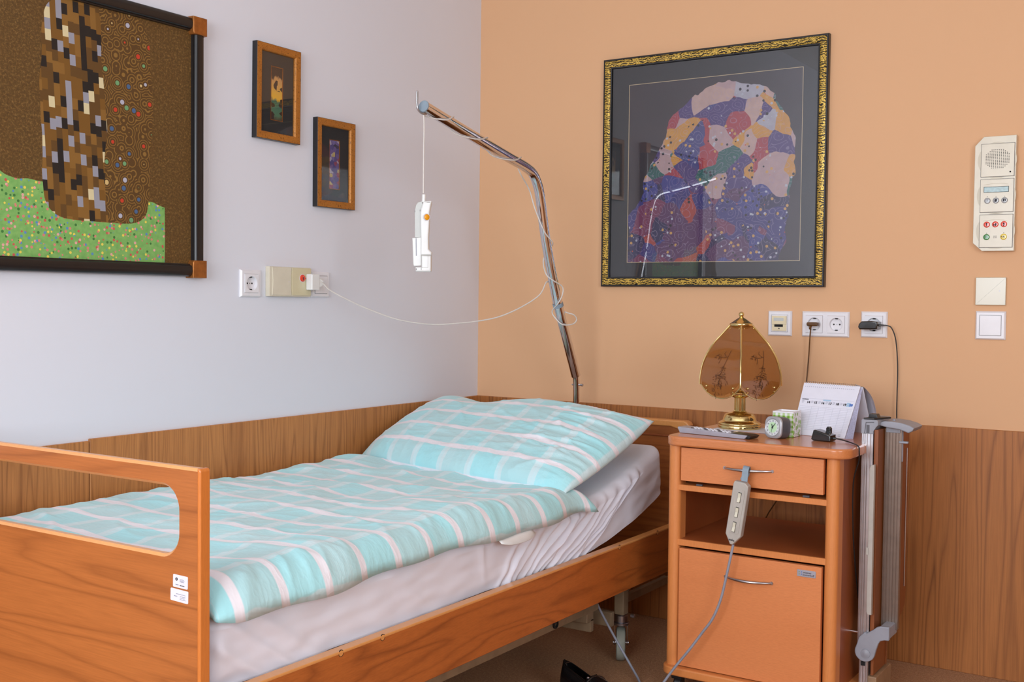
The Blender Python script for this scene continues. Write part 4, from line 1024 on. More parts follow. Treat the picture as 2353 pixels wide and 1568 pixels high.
for i in range(1, 7): fbox(mb, xs0-0.0035+i*pit, xs0-0.0032+i*pit, 0.018, zr-0.010, 0.0001)
obj('ruling', on_page(mb, 0.0003), M['ink_line'], blk)
mb = MB()
for k in range(N_-1):
    x = (0.045+0.86*k/(N_-2))*WC; fbox(mb, x-0.0007, x+0.0007, HL-0.0125, HL-0.0105)
obj('punch_holes', on_page(mb), M['ink_grey'], blk)
# charging cradle with its cord and adapter
ch = thing('charging_cradle', 'black charging cradle at the cabinet corner, its cord running to a wall adapter', 'charger', (1.5365, -0.562, ZT), world=True)
mb = MB()
mb.T = Matrix.Translation((1.5395, -0.562, ZT)) @ Matrix.Rotation(math.radians(-6), 4, 'Z')
mb.prism([(-0.0300, 0.004), (-0.0240, 0), (0.0230, 0), (0.0255, 0.003), (0.0255, 0.017), (0.004, 0.0245), (-0.019, 0.0300), (-0.0235, 0.029)], -0.020, 0.018, 0.003, 3, axes='xzy')
mb.prism([(0.002, 0.018), (0.002, 0.034), (0.0055, 0.0385), (0.012, 0.0385), (0.0155, 0.034), (0.0155, 0.015)], 0.004, 0.016, 0.002, 2, axes='xzy')
obj('cradle_body', mb, M['black_gloss'], ch)
mb = MB(); mb.tube([(1.5640, -0.563, 0.7475), (1.5720, -0.562, 0.7470)], 0.0032, 10)
mb.tube([(1.5700, -0.562, 0.7470), (1.584, -0.561, 0.7450), (1.603, -0.568, 0.7425), (1.625, -0.592, 0.7415), (1.643, -0.618, 0.7412), (1.6540, -0.634, 0.737), (1.6560, -0.638, 0.725), (1.6530, -0.630, 0.700), (1.6350, -0.612, 0.640), (1.6300, -0.590, 0.52), (1.6290, -0.562, 0.42), (1.6285, -0.532, 0.345), (1.6280, -0.50, 0.285), (1.6280, -0.44, 0.245), (1.630, -0.34, 0.25), (1.640, -0.22, 0.32), (1.630, -0.10, 0.45), (1.603, -0.03, 0.62), (1.594, -0.020, 0.76), (1.593, -0.018, 0.83), (1.5925, -0.017, 0.92), (1.586, -0.020, 1.000), (1.574, -0.026, 1.038), (1.560, -0.032, 1.046), (1.548, -0.034, 1.0465)], 0.0018, 8, 6)
obj('cord', mb, M['black'], ch)
mb = MB(); mb.prism([(1.482, 1.050), (1.4795, 1.040), (1.484, 1.0325), (1.520, 1.0335), (1.538, 1.0345), (1.5385, 1.057), (1.520, 1.0595), (1.490, 1.058)], -0.060, -0.012, 0.004, 3, axes='xzy')
mb.cyl((1.538, -0.035, 1.0465), (1.552, -0.034, 1.0465), 0.0035, 0.0025, 12)
obj('wall_adapter', mb, M['black_gloss'], ch)

# ------------------------------------------------------------------ sockets and switches
def plate(mb, x0, y0, x1, y1, h, e=0.004):
    a = [(x0, y0), (x1, y0), (x1, y1), (x0, y1)]
    b = [(x0+e, y0+e), (x1-e, y0+e), (x1-e, y1-e), (x0+e, y1-e)]
    A = [mb.V((p[0], p[1], 0)) for p in a]; B = [mb.V((p[0], p[1], h*0.45)) for p in a]; C = [mb.V((p[0], p[1], h)) for p in b]
    for q, w in ((A, B), (B, C)):
        for i in range(4): mb.F([q[i], q[(i+1) % 4], w[(i+1) % 4], w[i]])
    mb.F(C); return mb
def schuko(parent, cx):
    mb = MB(); S = 0.0275; h0, h1 = 0.009, 0.0115; n = 40; R = 0.0205
    def sqp(i):
        a = 2*PI*i/n; c, s_ = math.cos(a), math.sin(a); m = max(abs(c), abs(s_)); return (S*c/m, S*s_/m)
    o0 = [mb.V((cx+sqp(i)[0], sqp(i)[1], h0-0.003)) for i in range(n)]; o1 = [mb.V((cx+sqp(i)[0], sqp(i)[1], h1)) for i in range(n)]
    ci = [(math.cos(2*PI*i/n), math.sin(2*PI*i/n)) for i in range(n)]
    r1 = [mb.V((cx+(R+0.001)*a, (R+0.001)*b, h1)) for a, b in ci]; r15 = [mb.V((cx+R*a, R*b, h1-0.001)) for a, b in ci]; r2 = [mb.V((cx+(R-0.0008)*a, (R-0.0008)*b, 0.001)) for a, b in ci]; c0 = mb.V((cx, 0, 0.001))
    for q, w in ((o0, o1), (o1, r1), (r1, r15), (r15, r2)):
        for i in range(n): mb.F([q[i], q[(i+1) % n], w[(i+1) % n], w[i]])
    for i in range(n): mb.F([r2[i], r2[(i+1) % n], c0])
    ins = obj('socket_insert', mb, M['white_plastic'], parent)
    mb = MB()
    for s_ in (-1, 1): mb.cyl((cx+s_*0.0095, 0, 0.0006), (cx+s_*0.0095, 0, 0.0014), 0.0027, n=14)
    for s_ in (-1, 1): mb.box((cx-0.0038, s_*0.0182-0.0014, 0.0012), (cx+0.0038, s_*0.0182+0.0014, 0.0085), 0.0006, 1)
    obj('contacts', mb, M['dark_hole'], ins)
    mb = MB(); mb.cyl((cx, 0, 0.0006), (cx, 0, 0.0020), 0.002, n=12); obj('centre_screw', mb, M['steel'], ins)
    # seam line round the insert
def seam(parent, cx, S, h, wdt=0.0006):
    mb = MB()
    for a in ((-1, 0), (1, 0), (0, -1), (0, 1)):
        if a[0]: mb.box((cx+a[0]*S-wdt/2, -S, h-0.0004), (cx+a[0]*S+wdt/2, S, h+0.0002))
        else: mb.box((cx-S, a[1]*S-wdt/2, h-0.0004), (cx+S, a[1]*S+wdt/2, h+0.0002))
    obj('seam', mb, M['clock_dark'], parent)
def ring_plate(parent, cxs, w, h, H):
    """frame with square openings (so sockets can be recessed)"""
    mb = MB(); S = 0.0280; e = 0.004
    x0, x1, y0, y1 = -w/2, w/2, -h/2, h/2
    outline = [(x0, y0), (x1, y0), (x1, y1), (x0, y1)]
    A = [mb.V((p[0], p[1], -0.0005)) for p in outline]; B = [mb.V((p[0], p[1], H*0.45)) for p in outline]
    xs = [x0+e]+[v for c in cxs for v in (c-S, c+S)]+[x1-e]; ysq = [y0+e, -S, S, y1-e]
    g = [[mb.V((x, y, H)) for x in xs] for y in ysq]
    for j in range(3):
        for i in range(len(xs)-1):
            if j == 1 and i % 2 == 1: continue
            mb.F([g[j][i], g[j][i+1], g[j+1][i+1], g[j+1][i]])
    L = len(xs)-1
    C = [g[0][0], g[0][L], g[3][L], g[3][0]]
    for i in range(4): mb.F([A[i], A[(i+1) % 4], B[(i+1) % 4], B[i]])
    mb.F([B[0], B[1]]+[g[0][i] for i in range(L, -1, -1)]); mb.F([B[1], B[2], g[3][L], g[2][L], g[1][L], g[0][L]])
    mb.F([B[2], B[3]]+[g[3][i] for i in range(0, L+1)]); mb.F([B[3], B[0], g[0][0], g[1][0], g[2][0], g[3][0]])
    for k, c in enumerate(cxs):
        q = [(g[1][1+2*k]), (g[1][2+2*k]), (g[2][2+2*k]), (g[2][1+2*k])]
        low = [mb.V((v.co.x, v.co.y, H-0.006)) for v in q]
        for i in range(4): mb.F([q[i], low[i], low[(i+1) % 4], q[(i+1) % 4]])
    return obj('cover_frame', mb, M['white_plastic'], parent, normals=False)
def socket(label, loc, rot, gangs=1, w=0.0815, h=0.0815):
    t = thing('wall_socket', label, 'socket', loc, rot)
    cxs = [0] if gangs == 1 else [-0.0355, 0.0355]
    ring_plate(t, cxs, w, h, 0.009)
    for c in cxs: schuko(t, c)
    return t
socket('white single power socket on the white wall below the big landscape poster', (0.0, -1.196, 1.153), LEFT)
socket('white double power socket above the calendar, brown lamp plug in one half', (1.3605, 0.0, 1.0455), BACK, 2, 0.153, 0.0815)
socket('white single power socket with the black adapter plugged in', (1.5145, 0.0, 1.0475), BACK)
# wells sit in the wall, so cut shallow backs are hidden by the plates
def blank_switch(label, loc, rot, mat, w=0.0815, S=0.0275, rocker=True, cat='switch', name='light_switch'):
    t = thing(name, label, cat, loc, rot); mb = MB(); plate(mb, -w/2, -w/2, w/2, w/2, 0.009); pf = obj('cover_frame', mb, mat, t)
    if rocker:
        mb = MB(); mb.box((-S, -S, 0.008), (S, S, 0.0112), 0.0012, 2); obj('rocker', mb, mat, t); seam(pf, 0, S+0.0008, 0.0092, 0.0008)
    return t
blank_switch('white square blank cover plate behind the white call plug on the white wall', (0.0, -0.8955, 1.1545), LEFT, M['white_plastic'], 0.0815, cat='cover plate', name='blank_cover')
blank_switch('white square light switch, lowest fitting below the intercom panel', (1.8555, 0.0, 1.052), BACK, M['white_plastic'], 0.084, 0.0295)
t = thing('cover_plate', 'plain glossy cream cover plate between the intercom panel and the white switch', 'cover plate', (1.8540, 0, 1.1535), BACK)
mb = MB(); mb.prism(rrect(-0.042, -0.041, 0.042, 0.041, 0.001, 2), 0, 0.010, 0.0015, 2); obj('plate', mb, plain('glossy_cream', rgb(206, 198, 176), 0.16, var=0.0), t)
mb = MB(); disc(mb, 0.025, 0.001, 0.010, 0.0018); obj('lamp_dot', mb, M['label'], t)
t = thing('telephone_socket', 'white frame with an ivory telephone outlet, right of the lamp top', 'socket', (1.2095, 0, 1.0455), BACK)
mb = MB(); plate(mb, -0.040, -0.0408, 0.040, 0.0408, 0.009); obj('cover_frame', mb, M['white_plastic'], t)
mb = MB(); mb.box((-0.0275, -0.0275, 0.008), (0.0275, 0.0275, 0.0105), 0.001, 2); ii = obj('insert', mb, M['white_plastic'], t); seam(ii, 0, 0.028, 0.0092)
mb = MB(); mb.box((-0.0245, -0.0245, 0.010), (0.0245, 0.0245, 0.0130), 0.001, 2); mb.prism([(-0.0245, -0.003), (0.0245, -0.003), (0.0245, 0.0245), (-0.0245, 0.0245)], 0.012, 0.0155, 0.001, 2); pc = obj('outlet_face', mb, M['ivory'], t)
mb = MB(); mb.box((-0.016, -0.0115, 0.0128), (0.013, -0.0035, 0.0135)); obj('jack_opening', mb, M['dark_hole'], pc)
mb = MB(); mb.box((-0.0175, 0.008, 0.0152), (0.0155, 0.0185, 0.0160)); obj('label_window', mb, M['hand_grey'], pc)
mb = MB(); mb.prism([(-0.003, -0.0165), (0.0005, -0.0195), (0.0025, -0.0165), (0, -0.0145)], 0.0128, 0.0134); obj('arrow_mark', mb, M['ink'], pc)
# call unit on the white wall
cu2 = thing('call_unit', 'cream double call unit with a round red button on the white wall', 'call unit', (0, -1.0405, 1.1605), LEFT)
mb = MB(); mb.prism(rrect(-0.0905, -0.0455, 0.0885, 0.0455, 0.002, 3), 0, 0.018, 0.002, 2); hs = obj('housing', mb, M['cream_plastic'], cu2)
mb = MB(); mb.prism([(-0.080, -0.041), (0.002, -0.041), (-0.0005, -0.02), (0.0, 0), (-0.0005, 0.02), (0.002, 0.0435), (-0.080, 0.0435), (-0.0775, 0)], 0.017, 0.0205, 0.0012, 2); obj('left_cover', mb, M['cream_plastic'], hs)
mb = MB(); mb.prism([(0.004, -0.041), (0.086, -0.041), (0.086, 0.0435), (0.004, 0.0435), (0.0015, 0.02), (0.002, 0), (0.0015, -0.02)], 0.017, 0.0215, 0.0012, 2); obj('right_cover', mb, plain('yellowed_cream', rgb(212, 202, 168), 0.3, var=0.01), hs)
mb = MB(); mb.lathe([(0.0125, 0.021), (0.0125, 0.0225), (0.011, 0.0225)], (0.0465, 0.0125, 0), n=32); obj('button_ring', mb, M['label'], hs)
mb = MB(); mb.lathe([(0.0112, 0.021), (0.0112, 0.024), (0.009, 0.0262), (0, 0.027)], (0.0465, 0.0125, 0), n=32); rbn = obj('call_button', mb, M['red'], cu2); tag(rbn, 'round red call button')
mb = MB(); mb.cyl((0.0465, 0.0135, 0.0265), (0.0465, 0.0135, 0.0274), 0.0022, n=12); mb.box((0.045, 0.006, 0.0262), (0.048, 0.0125, 0.0271)); obj('figure_symbol', mb, M['ink'], rbn)
mb = MB(); disc(mb, 0.0625, 0.012, 0.0215, 0.0018); obj('status_light', mb, M['red'], cu2)
mb = MB(); disc(mb, -0.0105, 0.000, 0.0205, 0.0013); obj('screw_cap', mb, M['label'], cu2)
# ------------------------------------------------------------------ intercom
ic = thing('intercom_panel', 'cream intercom panel with loudspeaker, display and coloured call buttons', 'intercom', (1.8630, 0, 1.4405), BACK)
x0, x1, y0, y1 = -0.060, 0.0535, -0.1685, 0.1685
mb = MB(); mb.prism([(x0+0.026, y0), (x1, y0), (x1, y1), (x0+0.024, y1), (x0, y1-0.026), (x0, y0+0.024)], 0, 0.022, 0.0015, 2); cs = obj('casing', mb, M['cream_plastic'], ic)
mods = [(0.050, 0.146), (-0.054, 0.042), (-0.158, -0.062)]
mx0, mx1 = -0.0415, 0.0490
mb = MB()
for a, b in mods: mb.lathe([(0, 0.0223), (0.0535, 0.0223), (0.0535, 0.0210)], (0.002, (a+b)/2, 0), n=56)
obj('round_insets', mb, M['cream_dark'], cs)
fs = []
for a, b in mods:
    mb = MB(); mb.box((mx0-0.001, a-0.001, 0.020), (mx1+0.001, b+0.001, 0.0232), 0.0003, 1); obj('gap_line', mb, M['clock_dark'], cs)
    mb = MB(); mb.box((mx0, a, 0.021), (mx1, b, 0.0250), 0.0012, 2); fs.append(obj('module_face', mb, M['cream_plastic'], ic))
mb = MB(); c = (0.0035, 0.1015)
for i in range(13):
    for j in range(13):
        dx, dy = (i-6), (j-6)
        if abs(dx)+abs(dy) > 9.5: continue
        mb.cyl((c[0]+dx*0.0052, c[1]+dy*0.0044, 0.0249), (c[0]+dx*0.0052, c[1]+dy*0.0044, 0.0252), 0.00125, n=8)
obj('speaker_holes', mb, M['dark_hole'], fs[0])
mb = MB(); disc(mb, 0.039, 0.062, 0.0249, 0.0025); obj('microphone', mb, M['dark_hole'], fs[0])
mb = MB(); mb.box((-0.0315, 0.0045, 0.0248), (0.0355, 0.0195, 0.0256), 0.0005, 1); ds = obj('display', mb, M['lcd'], fs[1])
mb = MB(); mb.box((-0.0325, 0.0035, 0.0247), (0.0365, 0.0205, 0.0252)); obj('display_bezel', mb, M['dark_hole'], ds)
for k, f_ in ((0, fs[1]), (1, fs[2])):
    yc = 0.0265 if k == 0 else -0.0800
    mb = MB(); mb.tube([(-0.032+0.066*i/12, yc+0.003*math.sin(PI*i/12), 0.0249) for i in range(13)], 0.0006, 5); obj('brow_line', mb, M['cream_dark'], f_)
def btn(x, y, m, sym, parent, lab):
    mb = MB(); mb.lathe([(0.0088, 0.0248), (0.0088, 0.0262), (0.0070, 0.0278), (0, 0.0284)], (x, y, 0), n=28); b = obj('push_button', mb, m, parent); tag(b, lab)
    mb = MB()
    if sym == '?': text_bm(mb, '?', 0.011, Matrix.Translation((x, y-0.004, 0.0286)), 0.0002, 'CENTER')
    elif sym == 'note': mb.prism([(x-0.003, y-0.004), (x+0.0015, y-0.004), (x+0.003, y-0.001), (x+0.003, y+0.004), (x-0.001, y+0.004), (x-0.003, y+0.002)], 0.0280, 0.0287)
    elif sym == 'door': mb.prism([(x-0.0035, y-0.003), (x, y-0.0045), (x, y+0.004), (x-0.0035, y+0.004)], 0.0280, 0.0287); mb.box((x+0.0012, y-0.003, 0.028), (x+0.0035, y+0.0035, 0.0285))
    elif sym == 'nurse': mb.cyl((x, y+0.002, 0.0280), (x, y+0.002, 0.0288), 0.0022, n=12); mb.box((x-0.001, y-0.005, 0.028), (x+0.001, y+0.001, 0.0287))
    elif sym == 'people': mb.cyl((x+0.002, y+0.001, 0.0280), (x+0.002, y+0.001, 0.0288), 0.0022, n=12); mb.box((x-0.0045, y-0.004, 0.028), (x-0.0015, y+0.001, 0.0287)); mb.box((x, y-0.0045, 0.028), (x+0.003, y, 0.0287))
    elif sym == 'T': mb.cyl((x, y+0.002, 0.0280), (x, y+0.002, 0.0288), 0.0024, n=12); mb.prism([(x-0.002, y-0.005), (x+0.001, y-0.005), (x+0.0025, y+0.001), (x, y+0.001)], 0.028, 0.0287)
    elif sym == 'off': mb.lathe([(0.0030, 0.0280), (0.0030, 0.0287), (0.0022, 0.0287), (0.0022, 0.028)], (x, y, 0), n=20)
    elif sym == 'eye':
        mb.lathe([(0.0040, 0.0272), (0.0040, 0.0286), (0.0032, 0.0286), (0.0032, 0.0272)], (x, y, 0), n=20); mb.cyl((x, y, 0.0280), (x, y, 0.0289), 0.0015, n=12); mb.box((x-0.0068, y-0.001, 0.026), (x-0.0045, y+0.001, 0.0282))
    obj('symbol', mb, M['ink'], b)
bx = (-0.0215, 0.0020, 0.0255)
for x, s_, l_ in zip(bx, ('?', 'note', 'door'), ('grey button with a question mark', 'grey button with a note symbol', 'grey button with a door symbol')): btn(x, -0.0205, M['grey_button'], s_, ic, l_)
for x, s_, l_ in zip(bx, ('nurse', 'people', 'T'), ('left red call button', 'middle red call button', 'right red call button')): btn(x, -0.0905, M['red'], s_, ic, l_)
btn(bx[0], -0.1275, M['green'], 'off', ic, 'green button'); btn(bx[2], -0.1275, M['yellow'], 'eye', ic, 'yellow button')
mb = MB()
for dx in (-0.0027, 0.0027):
    for dy in (-0.0022, 0.0022): mb.box((bx[1]+dx-0.0011, -0.1275+dy-0.0011, 0.0249), (bx[1]+dx+0.0011, -0.1275+dy+0.0011, 0.0253))
for x in bx: mb.prism([(x-0.0015, -0.0095), (x+0.0015, -0.0095), (x, -0.0075)], 0.0249, 0.0252)
for x in (bx[0], bx[2]): mb.prism([(x-0.0015, -0.1165), (x+0.0015, -0.1165), (x, -0.1145)], 0.0249, 0.0252)
obj('small_marks', mb, M['ink'], fs[2])

# ------------------------------------------------------------------ patient handset hanging from the pole, its cord wound round the pole
hsx = thing('call_handset', 'white patient call handset hanging on a thin cord from the lifting pole', 'handset', (0.53, -1.040, 1.30), rot=(0, 0, math.radians(33)))
K = 0.000157
def hp(x, y): return ((x-335)*K, (760-y)*K)
def poly(pts): return [hp(*p) for p in pts]
mb = MB(); mb.prism(poly(((340, 205), (478, 190), (492, 205), (480, 260), (455, 400), (452, 600), (440, 850), (445, 1060), (470, 1090), (497, 1110), (497, 1170), (300, 1170), (300, 860), (290, 640), (288, 400), (300, 330))), -0.014, 0.014, 0.005, 4, axes='xzy'); hb_ = obj('grip', mb, M['hand_white'], hsx)
mb = MB(); mb.prism(poly(((205, 262), (240, 215), (318, 198), (330, 300), (310, 360), (305, 850), (188, 850), (180, 380))), -0.004, 0.018, 0.002, 2, axes='xzy'); tag(obj('rear_shell', mb, M['hand_grey'], hsx), 'pale grey rear shell')
mb = MB(); mb.prism(poly(((143, 862), (310, 845), (318, 1362), (180, 1372), (165, 1340))), -0.008, 0.014, 0.003, 3, axes='xzy'); bk = obj('holder_clip', mb, M['hand_white'], hsx)
mb = MB(); mb.prism(poly(((206, 868), (222, 868), (228, 1180), (212, 1180))), -0.0086, -0.0078, axes='xzy'); obj('slot', mb, M['grey_plastic'], bk)
mb = MB(); mb.prism(poly(((312, 1172), (492, 1176), (490, 1455), (470, 1468), (215, 1468), (208, 1384), (316, 1384))), -0.016, 0.016, 0.005, 4, axes='xzy'); lo_ = obj('lower_cap', mb, M['hand_white'], hsx)
mb = MB()
for p in (poly(((310, 1168), (494, 1172), (494, 1180), (310, 1176))), poly(((312, 1384), (440, 1386), (440, 1392), (312, 1390))), poly(((308, 1172), (315, 1172), (315, 1384), (308, 1384))), poly(((432, 1176), (437, 1176), (437, 1386), (432, 1386)))): mb.prism(p, -0.0163, -0.0155, axes='xzy')
obj('seam_lines', mb, M['grey_light'], lo_)
mb = MB(); cx_, cz_ = hp(408, 488); mb.lathe([(0.0105, 0), (0.0105, 0.002), (0.0086, 0.002)], (cx_-0.001, -0.0138, cz_), (0.55, -0.83, 0), 24); obj('button_ring', mb, M['label'], hb_)
mb = MB(); mb.lathe([(0.0086, 0), (0.0083, 0.003), (0.005, 0.0045), (0, 0.005)], (cx_-0.001, -0.0135, cz_), (0.55, -0.83, 0), 24); tag(obj('call_button', mb, M['orange'], hsx), 'round orange call button')
mb = MB(); a_ = hp(345, 72); b_ = hp(340, 205); mb.cyl((a_[0], 0, a_[1]), (b_[0], 0, b_[1]-0.002), 0.0055, n=18, bev=0.001); obj('strain_relief', mb, M['hand_white'], hsx)
mb = MB()
for x_, y_ in ((188, 380), (278, 365), (225, 1425), (315, 1420)): c_ = hp(x_, y_); mb.box((c_[0]-0.0006, -0.0168 if y_ > 1000 else -0.0045, c_[1]-0.0024), (c_[0]+0.0006, -0.0155 if y_ > 1000 else -0.0035, c_[1]+0.0024))
obj('screw_marks', mb, M['clock_dark'], hsx)
# cord: world path brought into the handset frame
PA = [Vector(p) for p in path[3:]]
PS = catmull(PA, 6)
cl = [0.0]
for i in range(1, len(PS)): cl.append(cl[-1]+(PS[i]-PS[i-1]).length)
def pole_at(s_):
    s_ = max(0, min(cl[-1]-1e-6, s_)); i = bisect.bisect_right(cl, s_)-1; i = min(i, len(PS)-2)
    f_ = (s_-cl[i])/(cl[i+1]-cl[i]); return PS[i].lerp(PS[i+1], f_), (PS[i+1]-PS[i]).normalized()
Ltot = cl[-1]
def wrap(s_, ang, r_):
    p, t = pole_at(s_); e1 = (CAMP-p); e1 = (e1-t*e1.dot(t)).normalized(); e2 = e1.cross(t).normalized()*(-1)
    if e2.z+e2.x < 0: e2 = -e2
    return p+e1*(r_*math.cos(ang))+e2*(r_*math.sin(ang))
W_ = [Vector((0.5300, -1.0400, 1.411)), Vector((0.5298, -1.0400, 1.50)), Vector((0.5300, -1.0395, 1.60)), Vector((0.5290, -1.040, 1.636))]
# windings from the tip down the pole: distance from the tip, angle / pi (0 = room side), radius
seq = [(0.030, -0.5, 0.021), (0.085, 0.0, 0.0205), (0.130, 0.5, 0.0195), (0.146, 1.0, 0.0195), (0.170, 1.5, 0.0205), (0.250, 2.0, 0.022), (0.310, 2.5, 0.0195), (0.330, 3.0, 0.0195), (0.375, 3.5, 0.0205), (0.450, 4.0, 0.022), (0.505, 4.5, 0.0195), (0.520, 5.0, 0.020),
       (0.545, 5.5, 0.026), (0.65, 5.55, 0.031), (0.72, 5.65, 0.025), (0.80, 6.0, 0.0195), (0.845, 6.5, 0.0215), (0.872, 7.0, 0.0195), (0.900, 7.5, 0.0205), (0.945, 7.6, 0.020), (0.967, 8.0, 0.0195), (1.000, 8.45, 0.027), (1.028, 8.35, 0.023), (1.050, 8.0, 0.0205), (1.080, 7.52, 0.025), (1.105, 7.65, 0.021), (1.128, 8.0, 0.022), (1.140, 8.4, 0.036), (1.132, 8.5, 0.050), (1.112, 8.5, 0.044), (1.098, 8.55, 0.022), (1.080, 9.0, 0.0195), (1.020, 9.1, 0.0195), (0.975, 9.4, 0.021)]
for s_, tn, r_ in seq: W_.append(wrap(Ltot-s_, PI*tn, r_))
W_ += [Vector(p) for p in ((0.503, -0.364, 1.131), (0.465, -0.412, 1.091), (0.417, -0.471, 1.058), (0.370, -0.529, 1.042), (0.324, -0.587, 1.034), (0.269, -0.656, 1.030), (0.201, -0.741, 1.045), (0.143, -0.813, 1.076), (0.099, -0.867, 1.106), (0.062, -0.912, 1.137), (0.050, -0.926, 1.155), (0.047, -0.938, 1.163))]
inv = (Matrix.Translation(hsx.location) @ Matrix.Rotation(math.radians(33), 4, 'Z')).inverted()
mb = MB(); mb.T = inv; mb.tube(W_, 0.0021, 8, 6); obj('cord', mb, M['cable_white'], hsx)
mb = MB(); mb.T = inv
mb.box((0.0225, -0.979, 1.1365), (0.049, -0.9435, 1.1865), 0.003, 3)
mb.lathe([(0, 0), (0.0135, 0), (0.0145, 0.003), (0.0145, 0.016), (0.012, 0.018), (0, 0.018)], (0.030, -0.9400, 1.160), (1, 0, 0), 24); mb.cyl((0.044, -0.942, 1.170), (0.047, -0.928, 1.164), 0.004, 0.003, 12)
tag(obj('plug', mb, M['hand_white'], hsx), 'white angled plug in the call unit')

# ------------------------------------------------------------------ pictures
def gl_mat(name, rough, tint=1.0):
    t = NT(name); tr = t.n('ShaderNodeBsdfTransparent'); tr.inputs[0].default_value = (tint, tint, tint, 1)
    gl = t.n('ShaderNodeBsdfGlossy'); gl.inputs['Roughness'].default_value = rough
    mx = t.n('ShaderNodeMixShader'); t.l(schlick(t, 0.05), mx.inputs[0]); t.l(tr.outputs[0], mx.inputs[1]); t.l(gl.outputs[0], mx.inputs[2]); t.l(mx.outputs[0], t.out.inputs[0]); return t.m
M['glass'] = gl_mat('picture_glass', 0.01, 0.97)
def gold_carved():
    t = NT('carved_gold_moulding'); v = t.coord(); e = t.voro(v, 150, 'Distance', 'DISTANCE_TO_EDGE'); n = t.noise(v, 60, 3)
    v2 = t.coord((1, 1, 1)); w = t.n('ShaderNodeTexWave'); w.wave_type = 'RINGS'; w.inputs['Scale'].default_value = 42; w.inputs['Distortion'].default_value = 9; w.inputs['Detail'].default_value = 2; t.l(v2, w.inputs[0])
    line = t.math('LESS_THAN', w.outputs['Fac'], 0.30); l2 = t.math('LESS_THAN', e, 0.07)
    m_ = t.math('MAXIMUM', t.math('MULTIPLY', line, t.math('GREATER_THAN', n, 0.42)), t.math('MULTIPLY', l2, 0.8))
    t.base(t.mix(m_, t.mix(n, rgb(230, 194, 92), rgb(204, 164, 66)), rgb(36, 26, 10))); t.set(Roughness=0.38, Metallic=0.35); t.bump(m_, 0.4, -0.002); return t.m
M['gold_carved'] = gold_carved()
def gold_old():
    t = NT('antique_gold_moulding'); v = t.coord((1, 6, 1)); n = t.noise(v, 60, 4, 0.65); w = t.coord(); n2 = t.noise(w, 200, 3, 0.7)
    t.base(t.mix(t.ramp(n2, [(0.33, (0.8, 0.8, 0.8, 1)), (0.45, (0, 0, 0, 1))]), t.mix(n, rgb(160, 96, 30), rgb(196, 132, 56)), rgb(70, 38, 12))); t.set(Roughness=0.4, Metallic=0.3); return t.m
M['gold_old'] = gold_old()
M['thin_line'] = plain('pale_fillet', rgb(206, 186, 150), 0.6, var=0)
def frame_loop(mb, w, h, prof):
    """mitred frame: prof = list of (inset from the outer edge, height)"""
    rings = [[mb.V((sx*(w/2-i), sy*(h/2-i), z)) for sx, sy in ((-1, -1), (1, -1), (1, 1), (-1, 1))] for i, z in prof]
    for q, r_ in zip(rings, rings[1:]):
        for k in range(4): mb.F([q[k], q[(k+1) % 4], r_[(k+1) % 4], r_[k]])
def flat(mb, x0, y0, x1, y1, z, t_=0.001): mb.box((x0, y0, z-t_), (x1, y1, z))
